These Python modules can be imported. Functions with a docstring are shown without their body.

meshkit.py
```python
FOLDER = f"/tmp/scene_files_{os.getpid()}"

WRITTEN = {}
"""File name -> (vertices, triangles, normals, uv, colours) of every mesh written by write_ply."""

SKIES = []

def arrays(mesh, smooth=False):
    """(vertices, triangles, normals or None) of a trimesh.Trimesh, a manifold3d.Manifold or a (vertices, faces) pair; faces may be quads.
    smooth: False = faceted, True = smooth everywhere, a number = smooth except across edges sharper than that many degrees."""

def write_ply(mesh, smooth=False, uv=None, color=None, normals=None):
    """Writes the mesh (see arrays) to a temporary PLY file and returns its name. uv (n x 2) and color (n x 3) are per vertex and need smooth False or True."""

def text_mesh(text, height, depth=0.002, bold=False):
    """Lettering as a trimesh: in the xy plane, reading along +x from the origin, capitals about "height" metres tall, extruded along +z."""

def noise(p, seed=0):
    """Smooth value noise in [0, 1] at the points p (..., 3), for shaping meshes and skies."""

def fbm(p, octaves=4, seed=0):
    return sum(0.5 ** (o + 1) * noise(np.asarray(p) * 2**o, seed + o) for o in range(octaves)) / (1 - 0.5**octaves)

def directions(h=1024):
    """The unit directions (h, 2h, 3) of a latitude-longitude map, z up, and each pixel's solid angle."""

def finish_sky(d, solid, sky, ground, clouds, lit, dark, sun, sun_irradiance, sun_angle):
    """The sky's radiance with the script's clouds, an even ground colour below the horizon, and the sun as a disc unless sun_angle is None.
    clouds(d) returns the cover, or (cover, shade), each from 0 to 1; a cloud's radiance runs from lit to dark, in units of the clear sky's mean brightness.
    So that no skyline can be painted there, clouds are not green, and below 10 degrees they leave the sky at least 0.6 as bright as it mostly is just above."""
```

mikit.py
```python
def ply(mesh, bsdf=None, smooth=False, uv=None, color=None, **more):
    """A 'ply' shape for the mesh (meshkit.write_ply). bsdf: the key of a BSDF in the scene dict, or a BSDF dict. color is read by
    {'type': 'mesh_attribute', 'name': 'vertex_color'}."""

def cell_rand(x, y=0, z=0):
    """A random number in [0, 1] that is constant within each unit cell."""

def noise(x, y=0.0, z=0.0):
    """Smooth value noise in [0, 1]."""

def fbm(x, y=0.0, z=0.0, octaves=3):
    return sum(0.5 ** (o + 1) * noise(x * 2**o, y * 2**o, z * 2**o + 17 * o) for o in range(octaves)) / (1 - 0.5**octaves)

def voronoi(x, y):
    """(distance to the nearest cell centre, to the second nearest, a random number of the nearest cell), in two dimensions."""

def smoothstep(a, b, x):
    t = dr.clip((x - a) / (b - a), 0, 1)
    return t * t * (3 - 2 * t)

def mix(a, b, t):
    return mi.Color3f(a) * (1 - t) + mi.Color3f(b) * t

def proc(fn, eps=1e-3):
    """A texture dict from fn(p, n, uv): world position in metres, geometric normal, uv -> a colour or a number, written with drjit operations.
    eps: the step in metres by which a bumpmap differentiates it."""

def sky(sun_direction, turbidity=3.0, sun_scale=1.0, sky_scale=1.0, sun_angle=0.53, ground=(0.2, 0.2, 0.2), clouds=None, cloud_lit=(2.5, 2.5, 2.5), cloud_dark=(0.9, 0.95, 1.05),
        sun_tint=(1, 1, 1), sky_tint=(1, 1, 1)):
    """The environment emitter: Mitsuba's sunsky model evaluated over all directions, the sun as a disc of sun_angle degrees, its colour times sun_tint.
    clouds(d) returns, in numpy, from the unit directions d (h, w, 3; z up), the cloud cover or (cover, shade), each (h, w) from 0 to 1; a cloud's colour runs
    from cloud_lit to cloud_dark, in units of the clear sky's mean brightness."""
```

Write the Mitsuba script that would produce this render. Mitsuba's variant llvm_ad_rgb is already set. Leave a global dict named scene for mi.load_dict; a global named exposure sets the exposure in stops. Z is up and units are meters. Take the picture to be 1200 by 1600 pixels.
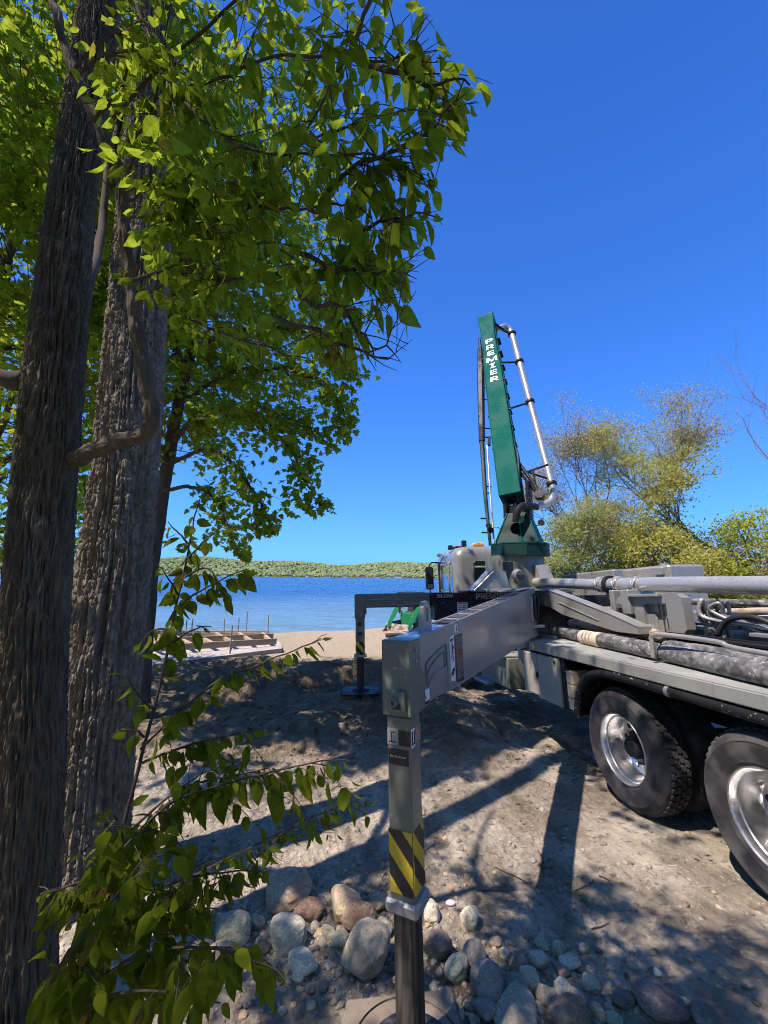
import math, random
import numpy as np, trimesh, shapely
from shapely.geometry import Polygon, LineString, Point
from shapely import affinity
import drjit as dr
import mitsuba as mi
import mikit, meshkit
from mikit import proc, noise, fbm, voronoi, cell_rand, smoothstep, mix

scene, labels = {'type': 'scene'}, {}
rng = np.random.default_rng(7)
random.seed(7)

# ------------------------------------------------------------------ camera, light, exposure
W, H, FPX = 1200.0, 1600.0, 650.0
PITCH, EYE, ROLL = math.atan(101 / 650.0), 2.10, 0.010
CAM = np.array([0, 0, EYE])
FW = np.array([0, math.cos(PITCH), math.sin(PITCH)])
DN = np.array([0, math.sin(PITCH), -math.cos(PITCH)])
RT = np.array([1.0, 0, 0])
UPV = -math.sin(ROLL) * RT - math.cos(ROLL) * DN
scene['camera'] = {'type': 'perspective', 'fov': math.degrees(2 * math.atan(W / 2 / FPX)), 'fov_axis': 'x', 'near_clip': 0.02, 'far_clip': 6000.0,
                   'to_world': mi.ScalarTransform4f().look_at(origin=CAM.tolist(), target=(CAM + FW).tolist(), up=UPV.tolist())}
SH = np.array([0.50, 0.33])                       # metres of shadow per metre of height
SUN = np.array([-SH[0], -SH[1], 1.0])
scene['sky'] = mikit.sky(SUN.tolist(), turbidity=2.6, sky_tint=(0.48, 1.06, 2.05), sun_tint=(1.0, 1.01, 1.22), sun_scale=1.5, sky_scale=1.0, ground=(0.22, 0.2, 0.16))
exposure = 1.8


def ray(px, py):
    a = np.array([px - 600.0, py - 800.0])
    c, s = math.cos(ROLL), math.sin(ROLL)
    a = np.array([c * a[0] + s * a[1], -s * a[0] + c * a[1]]) / FPX
    return FW + a[0] * RT + a[1] * DN


def atY(px, py, Y):
    d = ray(px, py)
    return CAM + d * Y / d[1]


def atz(px, py, z=0.0):
    d = ray(px, py)
    return CAM + d * (z - EYE) / d[2]


def project(P):
    """Where points of the world stand in the photograph; used to choose which leaves are entries of their own and where crowns end."""
    P = np.asarray(P, float).reshape(-1, 3) - CAM
    d = P @ FW
    ok = d > 0.05
    dd = np.where(ok, d, 1e9)
    q = np.c_[P @ RT / dd, P @ DN / dd] * FPX
    c, s = math.cos(ROLL), math.sin(ROLL)
    return np.c_[600 + c * q[:, 0] - s * q[:, 1], 800 + s * q[:, 0] + c * q[:, 1]], np.where(ok, d, -1)


# ------------------------------------------------------------------ helpers
def key_of(name):
    if name not in USED:
        USED[name] = 0
        return name
    USED[name] += 1
    return f'{name}_{USED[name]:03d}'


USED = {}


def thing(name, label=None, cat=None, group=None, kind=None):
    k = key_of(name)
    d = {}
    if label: d['label'] = label
    if cat: d['category'] = cat
    if group: d['group'] = group
    if kind: d['kind'] = kind
    labels[k] = d
    return k


def put(name, mesh, bsdf, parent=None, smooth=False, label=None, kind=None, **kw):
    k = key_of((parent + '__' if parent else '') + name)
    scene[k] = mikit.ply(mesh, bsdf, smooth=smooth, **kw)
    d = labels.setdefault(k, {}) if (label or kind) else {}
    if label: d['label'] = label
    if kind: d['kind'] = kind
    return k


def put_dict(name, shape, parent, M4):
    k = key_of(parent + '__' + name)
    scene[k] = {**shape, 'to_world': mi.ScalarTransform4f(M4.tolist())}
    return k


def single(name, mesh, bsdf, label, cat, group=None, smooth=False, kind=None):
    k = thing(name, label, cat, group, kind)
    scene[k] = mikit.ply(mesh, bsdf, smooth=smooth)
    return k


def cat(*ms):
    ms = [m for m in ms if m is not None]
    return trimesh.util.concatenate(ms) if len(ms) > 1 else ms[0]


def xf(mesh, R=None, t=None):
    m = mesh.copy()
    v = np.array(m.vertices)
    if R is not None: v = v @ np.asarray(R).T
    if t is not None: v = v + np.asarray(t)
    m = trimesh.Trimesh(v, np.array(m.faces), process=False)
    return m


def cbox(x0, x1, y0, y1, z0, z1, bev=0.008):
    """A box with chamfered edges."""
    c = np.array([(x0 + x1) / 2, (y0 + y1) / 2, (z0 + z1) / 2])
    h = np.abs(np.array([x1 - x0, y1 - y0, z1 - z0])) / 2
    b = min(bev, 0.45 * h.min())
    pts = []
    for sx in (-1, 1):
        for sy in (-1, 1):
            for sz in (-1, 1):
                s = np.array([sx, sy, sz])
                for k in range(3):
                    q = h - b
                    q[k] = h[k]
                    pts.append(c + s * q)
    return trimesh.convex.convex_hull(np.array(pts))


def tube(path, rad, sides=10, cap=True):
    p = np.asarray(path, float)
    r = np.broadcast_to(np.asarray(rad, float), (len(p),))
    t = np.gradient(p, axis=0)
    t /= np.linalg.norm(t, axis=1, keepdims=True) + 1e-12
    a = np.zeros_like(p)
    ref = np.array([0, 0, 1.0]) if abs(t[0, 2]) < 0.9 else np.array([1.0, 0, 0])
    a0 = np.cross(t[0], ref)
    a0 /= np.linalg.norm(a0)
    for i in range(len(p)):
        a0 = a0 - t[i] * (a0 @ t[i])
        a0 /= np.linalg.norm(a0) + 1e-12
        a[i] = a0
    b = np.cross(t, a)
    ang = np.arange(sides) * 2 * np.pi / sides
    v = p[:, None] + r[:, None, None] * (np.cos(ang)[None, :, None] * a[:, None] + np.sin(ang)[None, :, None] * b[:, None])
    i, j = np.meshgrid(np.arange(len(p) - 1), np.arange(sides), indexing='ij')
    q = np.stack([i * sides + j, i * sides + (j + 1) % sides, (i + 1) * sides + (j + 1) % sides, (i + 1) * sides + j], -1).reshape(-1, 4)
    f = np.vstack([q[:, [0, 1, 2]], q[:, [0, 2, 3]]])
    v = v.reshape(-1, 3)
    if cap:
        n = len(v)
        v = np.vstack([v, p[0], p[-1]])
        jj = np.arange(sides)
        f = np.vstack([f, np.stack([jj * 0 + n, (jj + 1) % sides, jj], 1), np.stack([jj * 0 + n + 1, jj + (len(p) - 1) * sides, (jj + 1) % sides + (len(p) - 1) * sides], 1)])
    return trimesh.Trimesh(v, f, process=False)


def smooth_path(pts, n=6):
    """Catmull-Rom through the points."""
    p = np.asarray(pts, float)
    if len(p) < 3: return p
    q = np.vstack([2 * p[0] - p[1], p, 2 * p[-1] - p[-2]])
    out = []
    for i in range(1, len(q) - 2):
        for k in range(n):
            t = k / n
            out.append(0.5 * (2 * q[i] + (q[i + 1] - q[i - 1]) * t + (2 * q[i - 1] - 5 * q[i] + 4 * q[i + 1] - q[i + 2]) * t * t + (3 * q[i] - q[i - 1] - 3 * q[i + 1] + q[i + 2]) * t ** 3))
    out.append(p[-1])
    return np.array(out)


def lathe(profile, axis='z', n=48):
    """profile: (radius, height) pairs, revolved."""
    m = trimesh.creation.revolve(np.array(profile, float), sections=n)
    if axis == 'x':
        m = xf(m, R=np.array([[0, 0, 1], [1, 0, 0], [0, 1, 0]], float))
    return m


def prism(poly, depth):
    """Polygon in xz, extruded along y from 0 to depth."""
    pg = poly if isinstance(poly, Polygon) else Polygon(poly)
    m = trimesh.creation.extrude_polygon(pg, depth, engine='earcut')
    return xf(m, R=np.array([[1, 0, 0], [0, 0, 1], [0, 1, 0]], float)) if True else m


def fixn(m):
    m = trimesh.Trimesh(np.array(m.vertices), np.array(m.faces), process=True)
    trimesh.repair.fix_normals(m)
    return m


def letters(text, height, wide=1.0, bold=True, depth=0.003):
    m = meshkit.text_mesh(text, height, depth, bold)
    v = np.array(m.vertices)
    v[:, 0] = (v[:, 0] - (v[:, 0].max() + v[:, 0].min()) / 2) * wide
    return trimesh.Trimesh(v, m.faces, process=False)


def frame_mesh(mesh, o, ex, ey, ez):
    """Local xyz to world with the axes as columns."""
    return xf(mesh, R=np.array([ex, ey, ez], float).T, t=o)


def unit(v):
    v = np.asarray(v, float)
    return v / np.linalg.norm(v)


def icos(sub): return trimesh.creation.icosphere(subdivisions=sub)


# ------------------------------------------------------------------ materials
def mat(name, **d):
    scene[name] = d
    return name


def two(name, inner):
    scene[name] = {'type': 'twosided', 'bsdf': inner}
    return name


def princ(name, col, rough=0.5, metallic=0.0, spec=0.5, clear=0.0, **kw):
    bc = col if isinstance(col, dict) else {'type': 'rgb', 'value': list(col)}
    ro = rough if isinstance(rough, dict) else float(rough)
    d = {'type': 'principled', 'base_color': bc, 'roughness': ro, 'metallic': float(metallic), 'specular': float(spec), **kw}
    return two(name, d)


def bumped(name, inner, fn, scale=1.0, eps=1e-3):
    return two(name, {'type': 'bumpmap', 'arbitrary': proc(fn, eps), 'scale': float(scale), 'bsdf': inner})


def streaks(p):
    """Drag marks and wheel marks along the way the truck came in."""
    a, b = p.x * -0.30 + p.y * 0.954, p.x * 0.954 + p.y * 0.30
    return fbm(a * 5.0, b * 30.0, 1.0, 3), fbm(a * 1.6, b * 9.0, 4.0, 3)


def f_sand(p, n, uv):
    big = fbm(p.x * 0.5, p.y * 0.5, 3.0, 3)
    mid = fbm(p.x * 3.1 + 9, p.y * 3.1, 1.0, 3)
    fine = fbm(p.x * 34.0, p.y * 34.0, p.z * 9, 3)
    s1, s2 = streaks(p)
    c = mix((0.225, 0.195, 0.142), (0.46, 0.415, 0.318), smoothstep(0.28, 0.72, 0.45 * mid + 0.20 * big + 0.35 * s2))
    grit = noise(p.x * 110, p.y * 110, p.z * 110)
    crumb = fbm(p.x * 17 + 3, p.y * 17, p.z * 9, 2)
    c = c * (0.30 + 0.55 * fine + 0.40 * s1 + 0.38 * crumb + 0.34 * (grit - 0.5))
    c = mix(c, (0.55, 0.52, 0.45), 0.7 * smoothstep(0.86, 0.93, noise(p.x * 48 + 7, p.y * 48, 3.0)))
    c = mix(c, (0.10, 0.08, 0.055), 0.6 * smoothstep(0.80, 0.92, noise(p.x * 30 + 40, p.y * 30, 9.0)))
    soil = smoothstep(0.56, 0.72, fbm(p.x * 1.3 + 31, p.y * 0.9, 5.0, 3))
    c = mix(c, mi.Color3f(0.14, 0.112, 0.072) * (0.7 + 0.6 * fine), 0.5 * soil)
    shade_tone = smoothstep(4.6, 6.0, p.y + 1.2 * (big - 0.5)) * smoothstep(1.9, 0.9, p.x + 1.0 * (mid - 0.5))  # crown shade painted into the soil colour: darker and warmer in this zone
    c = mix(c, mix(mi.Color3f(0.125, 0.096, 0.055), mi.Color3f(0.25, 0.20, 0.125), mid) * (0.6 + 0.8 * fine), shade_tone * 0.85)
    beach = smoothstep(10.2, 12.5, p.y + 2.0 * (big - 0.5))
    c = mix(c, mi.Color3f(0.41, 0.345, 0.235) * (0.8 + 0.4 * fine), beach * 0.9)
    far = smoothstep(24.0, 60.0, p.y)
    return mix(c * 0.68, mi.Color3f(0.07, 0.09, 0.03), far)


def f_sand_h(p, n, uv):
    s1, s2 = streaks(p)
    return fbm(p.x * 46, p.y * 46, p.z * 30, 3) * 0.022 + fbm(p.x * 13, p.y * 13, p.z * 6, 2) * 0.032 + s1 * 0.022 + s2 * 0.05


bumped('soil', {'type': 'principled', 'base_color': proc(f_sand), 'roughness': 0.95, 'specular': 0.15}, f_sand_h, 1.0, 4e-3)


def f_water_h(p, n, uv):
    w = fbm(p.x * 0.55 + 0.1 * p.y, p.y * 0.95, 2.0, 4)
    return w * 0.22 + fbm(p.x * 0.07, p.y * 0.16, 7.0, 2) * 0.7


def f_water(p, n, uv):
    k = smoothstep(18.0, 75.0, p.y - 0.4 * p.x)
    streak = fbm(p.x * 0.012, p.y * 0.05, 2.0, 3)
    deep = mix((0.004, 0.028, 0.065), (0.010, 0.045, 0.09), streak)
    return mix((0.10, 0.17, 0.17), deep, k)


bumped('lake_water', {'type': 'principled', 'base_color': proc(f_water), 'roughness': 0.18, 'specular': 0.36}, f_water_h, 1.0, 2e-2)


def f_bark1(p, n, uv):
    s = fbm(p.x * 30, p.y * 30, p.z * 4, 3)
    g = fbm(p.x * 3, p.y * 3, p.z * 1.1 + 4, 3)
    return mix(mix((0.044, 0.036, 0.026), (0.15, 0.126, 0.088), s), (0.08, 0.077, 0.05), 0.55 * smoothstep(0.5, 0.8, g))


def f_bark2(p, n, uv):
    s = fbm(p.x * 40, p.y * 40, p.z * 16, 3)
    g = fbm(p.x * 2.5, p.y * 2.5, p.z * 0.8 + 9, 3)
    return mix(mix((0.058, 0.050, 0.038), (0.30, 0.262, 0.19), s), (0.12, 0.12, 0.075), 0.5 * smoothstep(0.5, 0.8, g))


princ('bark_shaggy', proc(f_bark1), 0.95, spec=0.1)
princ('bark_plated', proc(f_bark2), 0.95, spec=0.1)
princ('bark_twig', proc(lambda p, n, uv: mix((0.045, 0.034, 0.024), (0.10, 0.08, 0.06), fbm(p.x * 50, p.y * 50, p.z * 20, 2))), 0.9, spec=0.1)
princ('bark_grey', proc(lambda p, n, uv: mix((0.045, 0.037, 0.03), (0.12, 0.103, 0.086), fbm(p.x * 16, p.y * 16, p.z * 4, 3))), 0.95, spec=0.1)
princ('bark_far', proc(lambda p, n, uv: mix((0.09, 0.07, 0.055), (0.20, 0.165, 0.14), fbm(p.x * 5, p.y * 5, p.z * 2, 2))), 0.95, spec=0.1)
princ('bark_red', (0.20, 0.135, 0.12), 0.95, spec=0.1)


def leafmat(name, a, b, trans=0.95, freq=9.0, rough=0.55):
    def fn(p, n, uv):
        r = cell_rand(p.x * freq, p.y * freq, p.z * freq)
        c = mix(a, b, r * 0.65 + 0.35 * noise(p.x * 1.3, p.y * 1.3, p.z * 1.3))
        c = mix(c, (0.16, 0.085, 0.03), 0.55 * smoothstep(0.955, 0.97, cell_rand(p.x * freq + 31, p.y * freq, p.z * freq)))
        return c * (0.82 + 0.36 * fbm(p.x * 60, p.y * 60, p.z * 60, 2))
    scene[name] = {'type': 'principledthin', 'base_color': proc(fn), 'roughness': rough, 'diff_trans': float(trans), 'eta': 1.45, 'spec_trans': 0.0}
    return name


leafmat('leaf_ovate', (0.17, 0.25, 0.016), (0.32, 0.41, 0.028), 1.45, 14)
leafmat('leaf_sapling', (0.085, 0.12, 0.009), (0.175, 0.22, 0.016), 1.25, 16)
leafmat('leaf_maple', (0.19, 0.28, 0.02), (0.32, 0.42, 0.034), 1.3, 9)
leafmat('leaf_bright', (0.34, 0.44, 0.03), (0.52, 0.58, 0.06), 1.3, 5)
leafmat('leaf_spring', (0.31, 0.35, 0.10), (0.42, 0.44, 0.16), 1.0, 4)
leafmat('leaf_gold', (0.38, 0.39, 0.08), (0.50, 0.48, 0.12), 1.0, 4)
leafmat('leaf_bud', (0.34, 0.31, 0.14), (0.44, 0.40, 0.18), 0.9, 4)
leafmat('leaf_lime', (0.28, 0.36, 0.04), (0.42, 0.46, 0.07), 1.0, 4)
leafmat('leaf_conifer', (0.035, 0.065, 0.028), (0.075, 0.11, 0.045), 0.4, 4)


def f_forest(p, n, uv):
    r = cell_rand(p.x * 0.09, p.y * 0.07, 1.0)
    v = fbm(p.x * 0.03, p.y * 0.03, 2.0, 2)
    c = mix((0.165, 0.235, 0.10), (0.30, 0.345, 0.15), 0.35 * r + 0.65 * v)
    return c * (0.58 + 0.36 * fbm(p.x * 0.5, p.y * 0.5, p.z * 0.6, 2))


princ('far_forest', proc(f_forest), 0.95, spec=0.05)


def paint(name, col, dirt=0.35, rough=0.32, metallic=0.0, clear=0.4, dust=(0.24, 0.21, 0.17), spec=0.5):
    def fn(p, n, uv):
        d = smoothstep(0.55, 0.85, fbm(p.x * 2.2 + 3, p.y * 2.2, p.z * 3, 3)) * dirt
        c = mix(mi.Color3f(*col) * (0.88 + 0.24 * fbm(p.x * 2, p.y * 2, p.z * 2, 3)), dust, d)
        run = smoothstep(0.60, 0.85, fbm(p.x * 26, p.y * 26, p.z * 2.5, 3)) * min(dirt * 1.5, 0.5)
        c = c * (1 - 0.45 * run)
        spot = smoothstep(0.80, 0.84, noise(p.x * 55, p.y * 55, p.z * 55)) * smoothstep(0.5, 0.7, noise(p.x * 3, p.y * 3, p.z * 3 + 8)) * (0.7 if dirt > 0.1 else 0.0)
        return mix(c, (0.34, 0.33, 0.30), spot) * 0.8

    def ro(p, n, uv):
        return rough + 0.22 * smoothstep(0.4, 0.8, fbm(p.x * 3, p.y * 3 + 5, p.z * 3, 2))
    return princ(name, proc(fn), proc(ro), metallic, spec, clear)


paint('grey_paint', (0.31, 0.318, 0.29), 0.12, 0.25, 0.25, 0.6, (0.2, 0.195, 0.18))
paint('sage_paint', (0.165, 0.178, 0.138), 0.15, 0.34, 0.0, 0.4)
paint('silver_paint', (0.36, 0.36, 0.305), 0.15, 0.28, 0.35, 0.6)
paint('green_paint', (0.006, 0.135, 0.098), 0.05, 0.62, 0.0, 0.5, spec=0.10)
paint('dark_green_paint', (0.004, 0.036, 0.029), 0.06, 0.5, 0.0, 0.5, spec=0.25)
paint('black_paint', (0.014, 0.015, 0.015), 0.16, 0.5, 0.0, 0.3, (0.05, 0.045, 0.04), spec=0.25)
paint('box_paint', (0.38, 0.355, 0.275), 0.45, 0.55, 0.0, 0.0)
paint('tan_paint', (0.50, 0.42, 0.27), 0.3, 0.6, 0.0, 0.0)
paint('loader_green', (0.012, 0.21, 0.06), 0.15, 0.35, 0.0, 0.4)
paint('galvanised', (0.42, 0.425, 0.385), 0.15, 0.36, 0.5, 0.0, (0.26, 0.255, 0.24))
paint('pipe_steel', (0.55, 0.555, 0.50), 0.35, 0.30, 0.55, 0.2, (0.30, 0.29, 0.27))
paint('deck_aluminium', (0.37, 0.39, 0.35), 0.5, 0.46, 0.3, 0.0, (0.30, 0.295, 0.275))
princ('chrome_rim', (0.80, 0.80, 0.78), proc(lambda p, n, uv: 0.20 + 0.22 * fbm(p.x * 18, p.y * 18, p.z * 18, 3)), 1.0)
princ('hydraulic_chrome', (0.55, 0.55, 0.53), 0.2, 1.0)


def f_rubber(p, n, uv):
    d = fbm(p.x * 7, p.y * 7, p.z * 7, 3)
    return mix((0.022, 0.022, 0.022), (0.105, 0.10, 0.092), smoothstep(0.35, 0.8, d) * 0.75)


princ('tyre_rubber', proc(f_rubber), 0.72, spec=0.35)


def f_hose(p, n, uv):
    d = fbm(p.x * 26, p.y * 26, p.z * 26, 4) * 0.6 + 0.4 * fbm(p.x * 5, p.y * 5, p.z * 5, 2)
    c = mix((0.055, 0.057, 0.057), (0.19, 0.195, 0.19), smoothstep(0.36, 0.66, d))
    return mix(c, (0.42, 0.41, 0.39), 0.7 * smoothstep(0.64, 0.76, fbm(p.x * 34, p.y * 46, p.z * 34, 3)))


bumped('hose_rubber', {'type': 'principled', 'base_color': proc(f_hose), 'roughness': 0.75, 'specular': 0.3}, lambda p, n, uv: fbm(p.x * 40, p.y * 40, p.z * 40, 3) * 0.006, 1.0, 2e-3)
princ('hose_black', (0.016, 0.016, 0.017), 0.5)
princ('hose_tape', proc(lambda p, n, uv: mix((0.42, 0.33, 0.24), (0.60, 0.50, 0.40), fbm(p.x * 30, p.y * 30, p.z * 30, 2))), 0.85)


def f_rust(p, n, uv):
    return mix((0.40, 0.36, 0.31), (0.20, 0.11, 0.055), smoothstep(0.38, 0.62, fbm(p.x * 6, p.y * 6, p.z * 12, 4)))


princ('rusty_pipe', proc(f_rust), 0.8)
princ('cream_pipe', proc(lambda p, n, uv: mix((0.38, 0.335, 0.25), (0.20, 0.15, 0.09), smoothstep(0.5, 0.75, fbm(p.x * 6, p.y * 6, p.z * 9, 4)))), 0.75)
princ('old_steel', proc(lambda p, n, uv: mix((0.035, 0.032, 0.028), (0.16, 0.145, 0.12), smoothstep(0.4, 0.8, fbm(p.x * 34, p.y * 34, p.z * 2.2, 4)))), 0.42, 0.55)
princ('yellow_tape', proc(lambda p, n, uv: mix((0.52, 0.41, 0.012), (0.40, 0.30, 0.03), fbm(p.x * 12, p.y * 12, p.z * 12, 3))), 0.5)
princ('black_tape', (0.014, 0.014, 0.014), 0.45)
princ('white_sticker', (0.62, 0.62, 0.60), 0.45)
princ('dull_sticker', (0.27, 0.28, 0.25), 0.5)
princ('red_sticker', (0.38, 0.028, 0.03), 0.45)
princ('dark_red_sticker', (0.045, 0.010, 0.010), 0.6, spec=0.2)
princ('orange_sticker', (0.45, 0.17, 0.03), 0.5)
princ('white_lettering', (0.80, 0.80, 0.78), 0.5)
princ('grey_lettering', (0.34, 0.36, 0.35), 0.5)
princ('grip_pad', (0.035, 0.036, 0.037), 0.9)
princ('amber_lens', (0.85, 0.33, 0.015), 0.15, clear=1.0)
princ('mirror_face', (0.7, 0.7, 0.7), 0.05, 1.0)
princ('cab_interior', (0.02, 0.02, 0.021), 0.8)
mat('window_glass', type='thindielectric', int_ior=1.5)


def f_wood(p, n, uv):
    g = fbm(p.x * 3 + p.y * 3, p.z * 40, p.y * 2, 3)
    return mix((0.22, 0.165, 0.10), (0.35, 0.28, 0.19), g)


princ('form_wood', proc(f_wood), 0.85, spec=0.2)
princ('stake_wood', proc(lambda p, n, uv: mix((0.20, 0.16, 0.12), (0.36, 0.30, 0.23), fbm(p.x * 20, p.y * 20, p.z * 5, 3))), 0.85, spec=0.2)
princ('slab_concrete', proc(lambda p, n, uv: mix((0.25, 0.235, 0.20), (0.33, 0.31, 0.27), fbm(p.x * 2.3, p.y * 2.3, 1.0, 4))), 0.9, spec=0.2)
bumped('pad_board', {'type': 'principled', 'base_color': proc(lambda p, n, uv: mix(mix((0.14, 0.12, 0.085), (0.25, 0.215, 0.16), fbm(p.x * 7, p.y * 7, p.z * 7, 4)), (0.24, 0.21, 0.155), smoothstep(0.6, 0.8, fbm(p.x * 22, p.y * 22, 3.0, 3)))), 'roughness': 0.9, 'specular': 0.2}, lambda p, n, uv: fbm(p.x * 60, p.y * 60, p.z * 60, 3) * 0.004, 1.0, 2e-3)


def stone(name, a, b, spk=0.5):
    def fn(p, n, uv):
        base = mix(a, b, smoothstep(0.3, 0.7, fbm(p.x * 9, p.y * 9, p.z * 9, 4)))
        g = noise(p.x * 190, p.y * 190, p.z * 190)
        base = base * (1 + 0.35 * smoothstep(0.7, 0.8, g) - 0.45 * smoothstep(0.3, 0.2, g))
        vein = smoothstep(0.035, 0.0, dr.abs(fbm(p.x * 5 + 3, p.y * 5, p.z * 8, 3) - 0.5)) * 0.35
        base = mix(base, mi.Color3f(*b) * 1.35, vein)
        base = mix(base, (0.40, 0.36, 0.27), 0.45 * smoothstep(0.58, 0.75, fbm(p.x * 14, p.y * 14, p.z * 14 + 6, 3)))
        return base * (0.90 * (1 - 0.5 * spk + spk * fbm(p.x * 70, p.y * 70, p.z * 70, 3)))
    return bumped(name, {'type': 'principled', 'base_color': proc(fn), 'roughness': 0.85, 'specular': 0.25}, lambda p, n, uv: fbm(p.x * 38, p.y * 38, p.z * 38, 4) * 0.012, 1.0, 2e-3)


stone('stone_pink', (0.360, 0.256, 0.176), (0.470, 0.364, 0.254))
stone('stone_brown', (0.210, 0.143, 0.094), (0.310, 0.227, 0.156))
stone('stone_tan', (0.340, 0.266, 0.164), (0.460, 0.374, 0.238))
stone('stone_grey', (0.250, 0.231, 0.168), (0.400, 0.374, 0.275))
stone('stone_pale', (0.440, 0.414, 0.299), (0.580, 0.547, 0.402))
stone('stone_green', (0.260, 0.271, 0.189), (0.390, 0.394, 0.271))
stone('stone_slate', (0.15, 0.138, 0.112), (0.26, 0.24, 0.20))
stone('stone_purple', (0.150, 0.118, 0.102), (0.240, 0.187, 0.156))
stone('stone_white', (0.540, 0.502, 0.361), (0.660, 0.621, 0.451))

# ------------------------------------------------------------------ ground, lake, far shore
def shore_y(x):
    x = np.asarray(x, float)
    return 23.1 + np.where(x < 0, 0.50 * x, 0.30 * x) + np.maximum(x - 8, 0) * 4.5 + 0.25 * np.sin(x * 0.9) + np.maximum(-x - 12, 0) * 0.35


def sstep(a, b, x):
    t = np.clip((np.asarray(x, float) - a) / (b - a), 0, 1)
    return t * t * (3 - 2 * t)


WATER_Z = -0.62


def ground_base(x, y):
    x, y = np.asarray(x, float), np.asarray(y, float)
    ys = shore_y(x)
    k = np.clip((y - 9.5) / np.maximum(ys - 9.5, 1), 0, None)
    z = np.where(y < ys, WATER_Z * np.clip(k, 0, 1) ** 1.1, WATER_Z - 0.10 * (y - ys))
    z = np.maximum(z, -4.0)
    z = z + 0.058 * np.clip(4.19 - y, -4.5, 4.0) * sstep(1.0, 2.0, x) * (1 - sstep(7, 12, x))
    z = z + 0.10 * sstep(0.6, 0.2, np.abs(y - 7.3)) * sstep(1.2, 0.4, np.abs(x + 0.4))
    z = z + 0.05 * sstep(-1.0, -3.0, x) * sstep(7, 4, y)
    far = sstep(725, 1010, y)
    return z + far * (36 - 0.012 * (x + 300) + 4 * np.sin(x * 0.011) + 3 * np.sin(x * 0.027 + 1))


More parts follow.
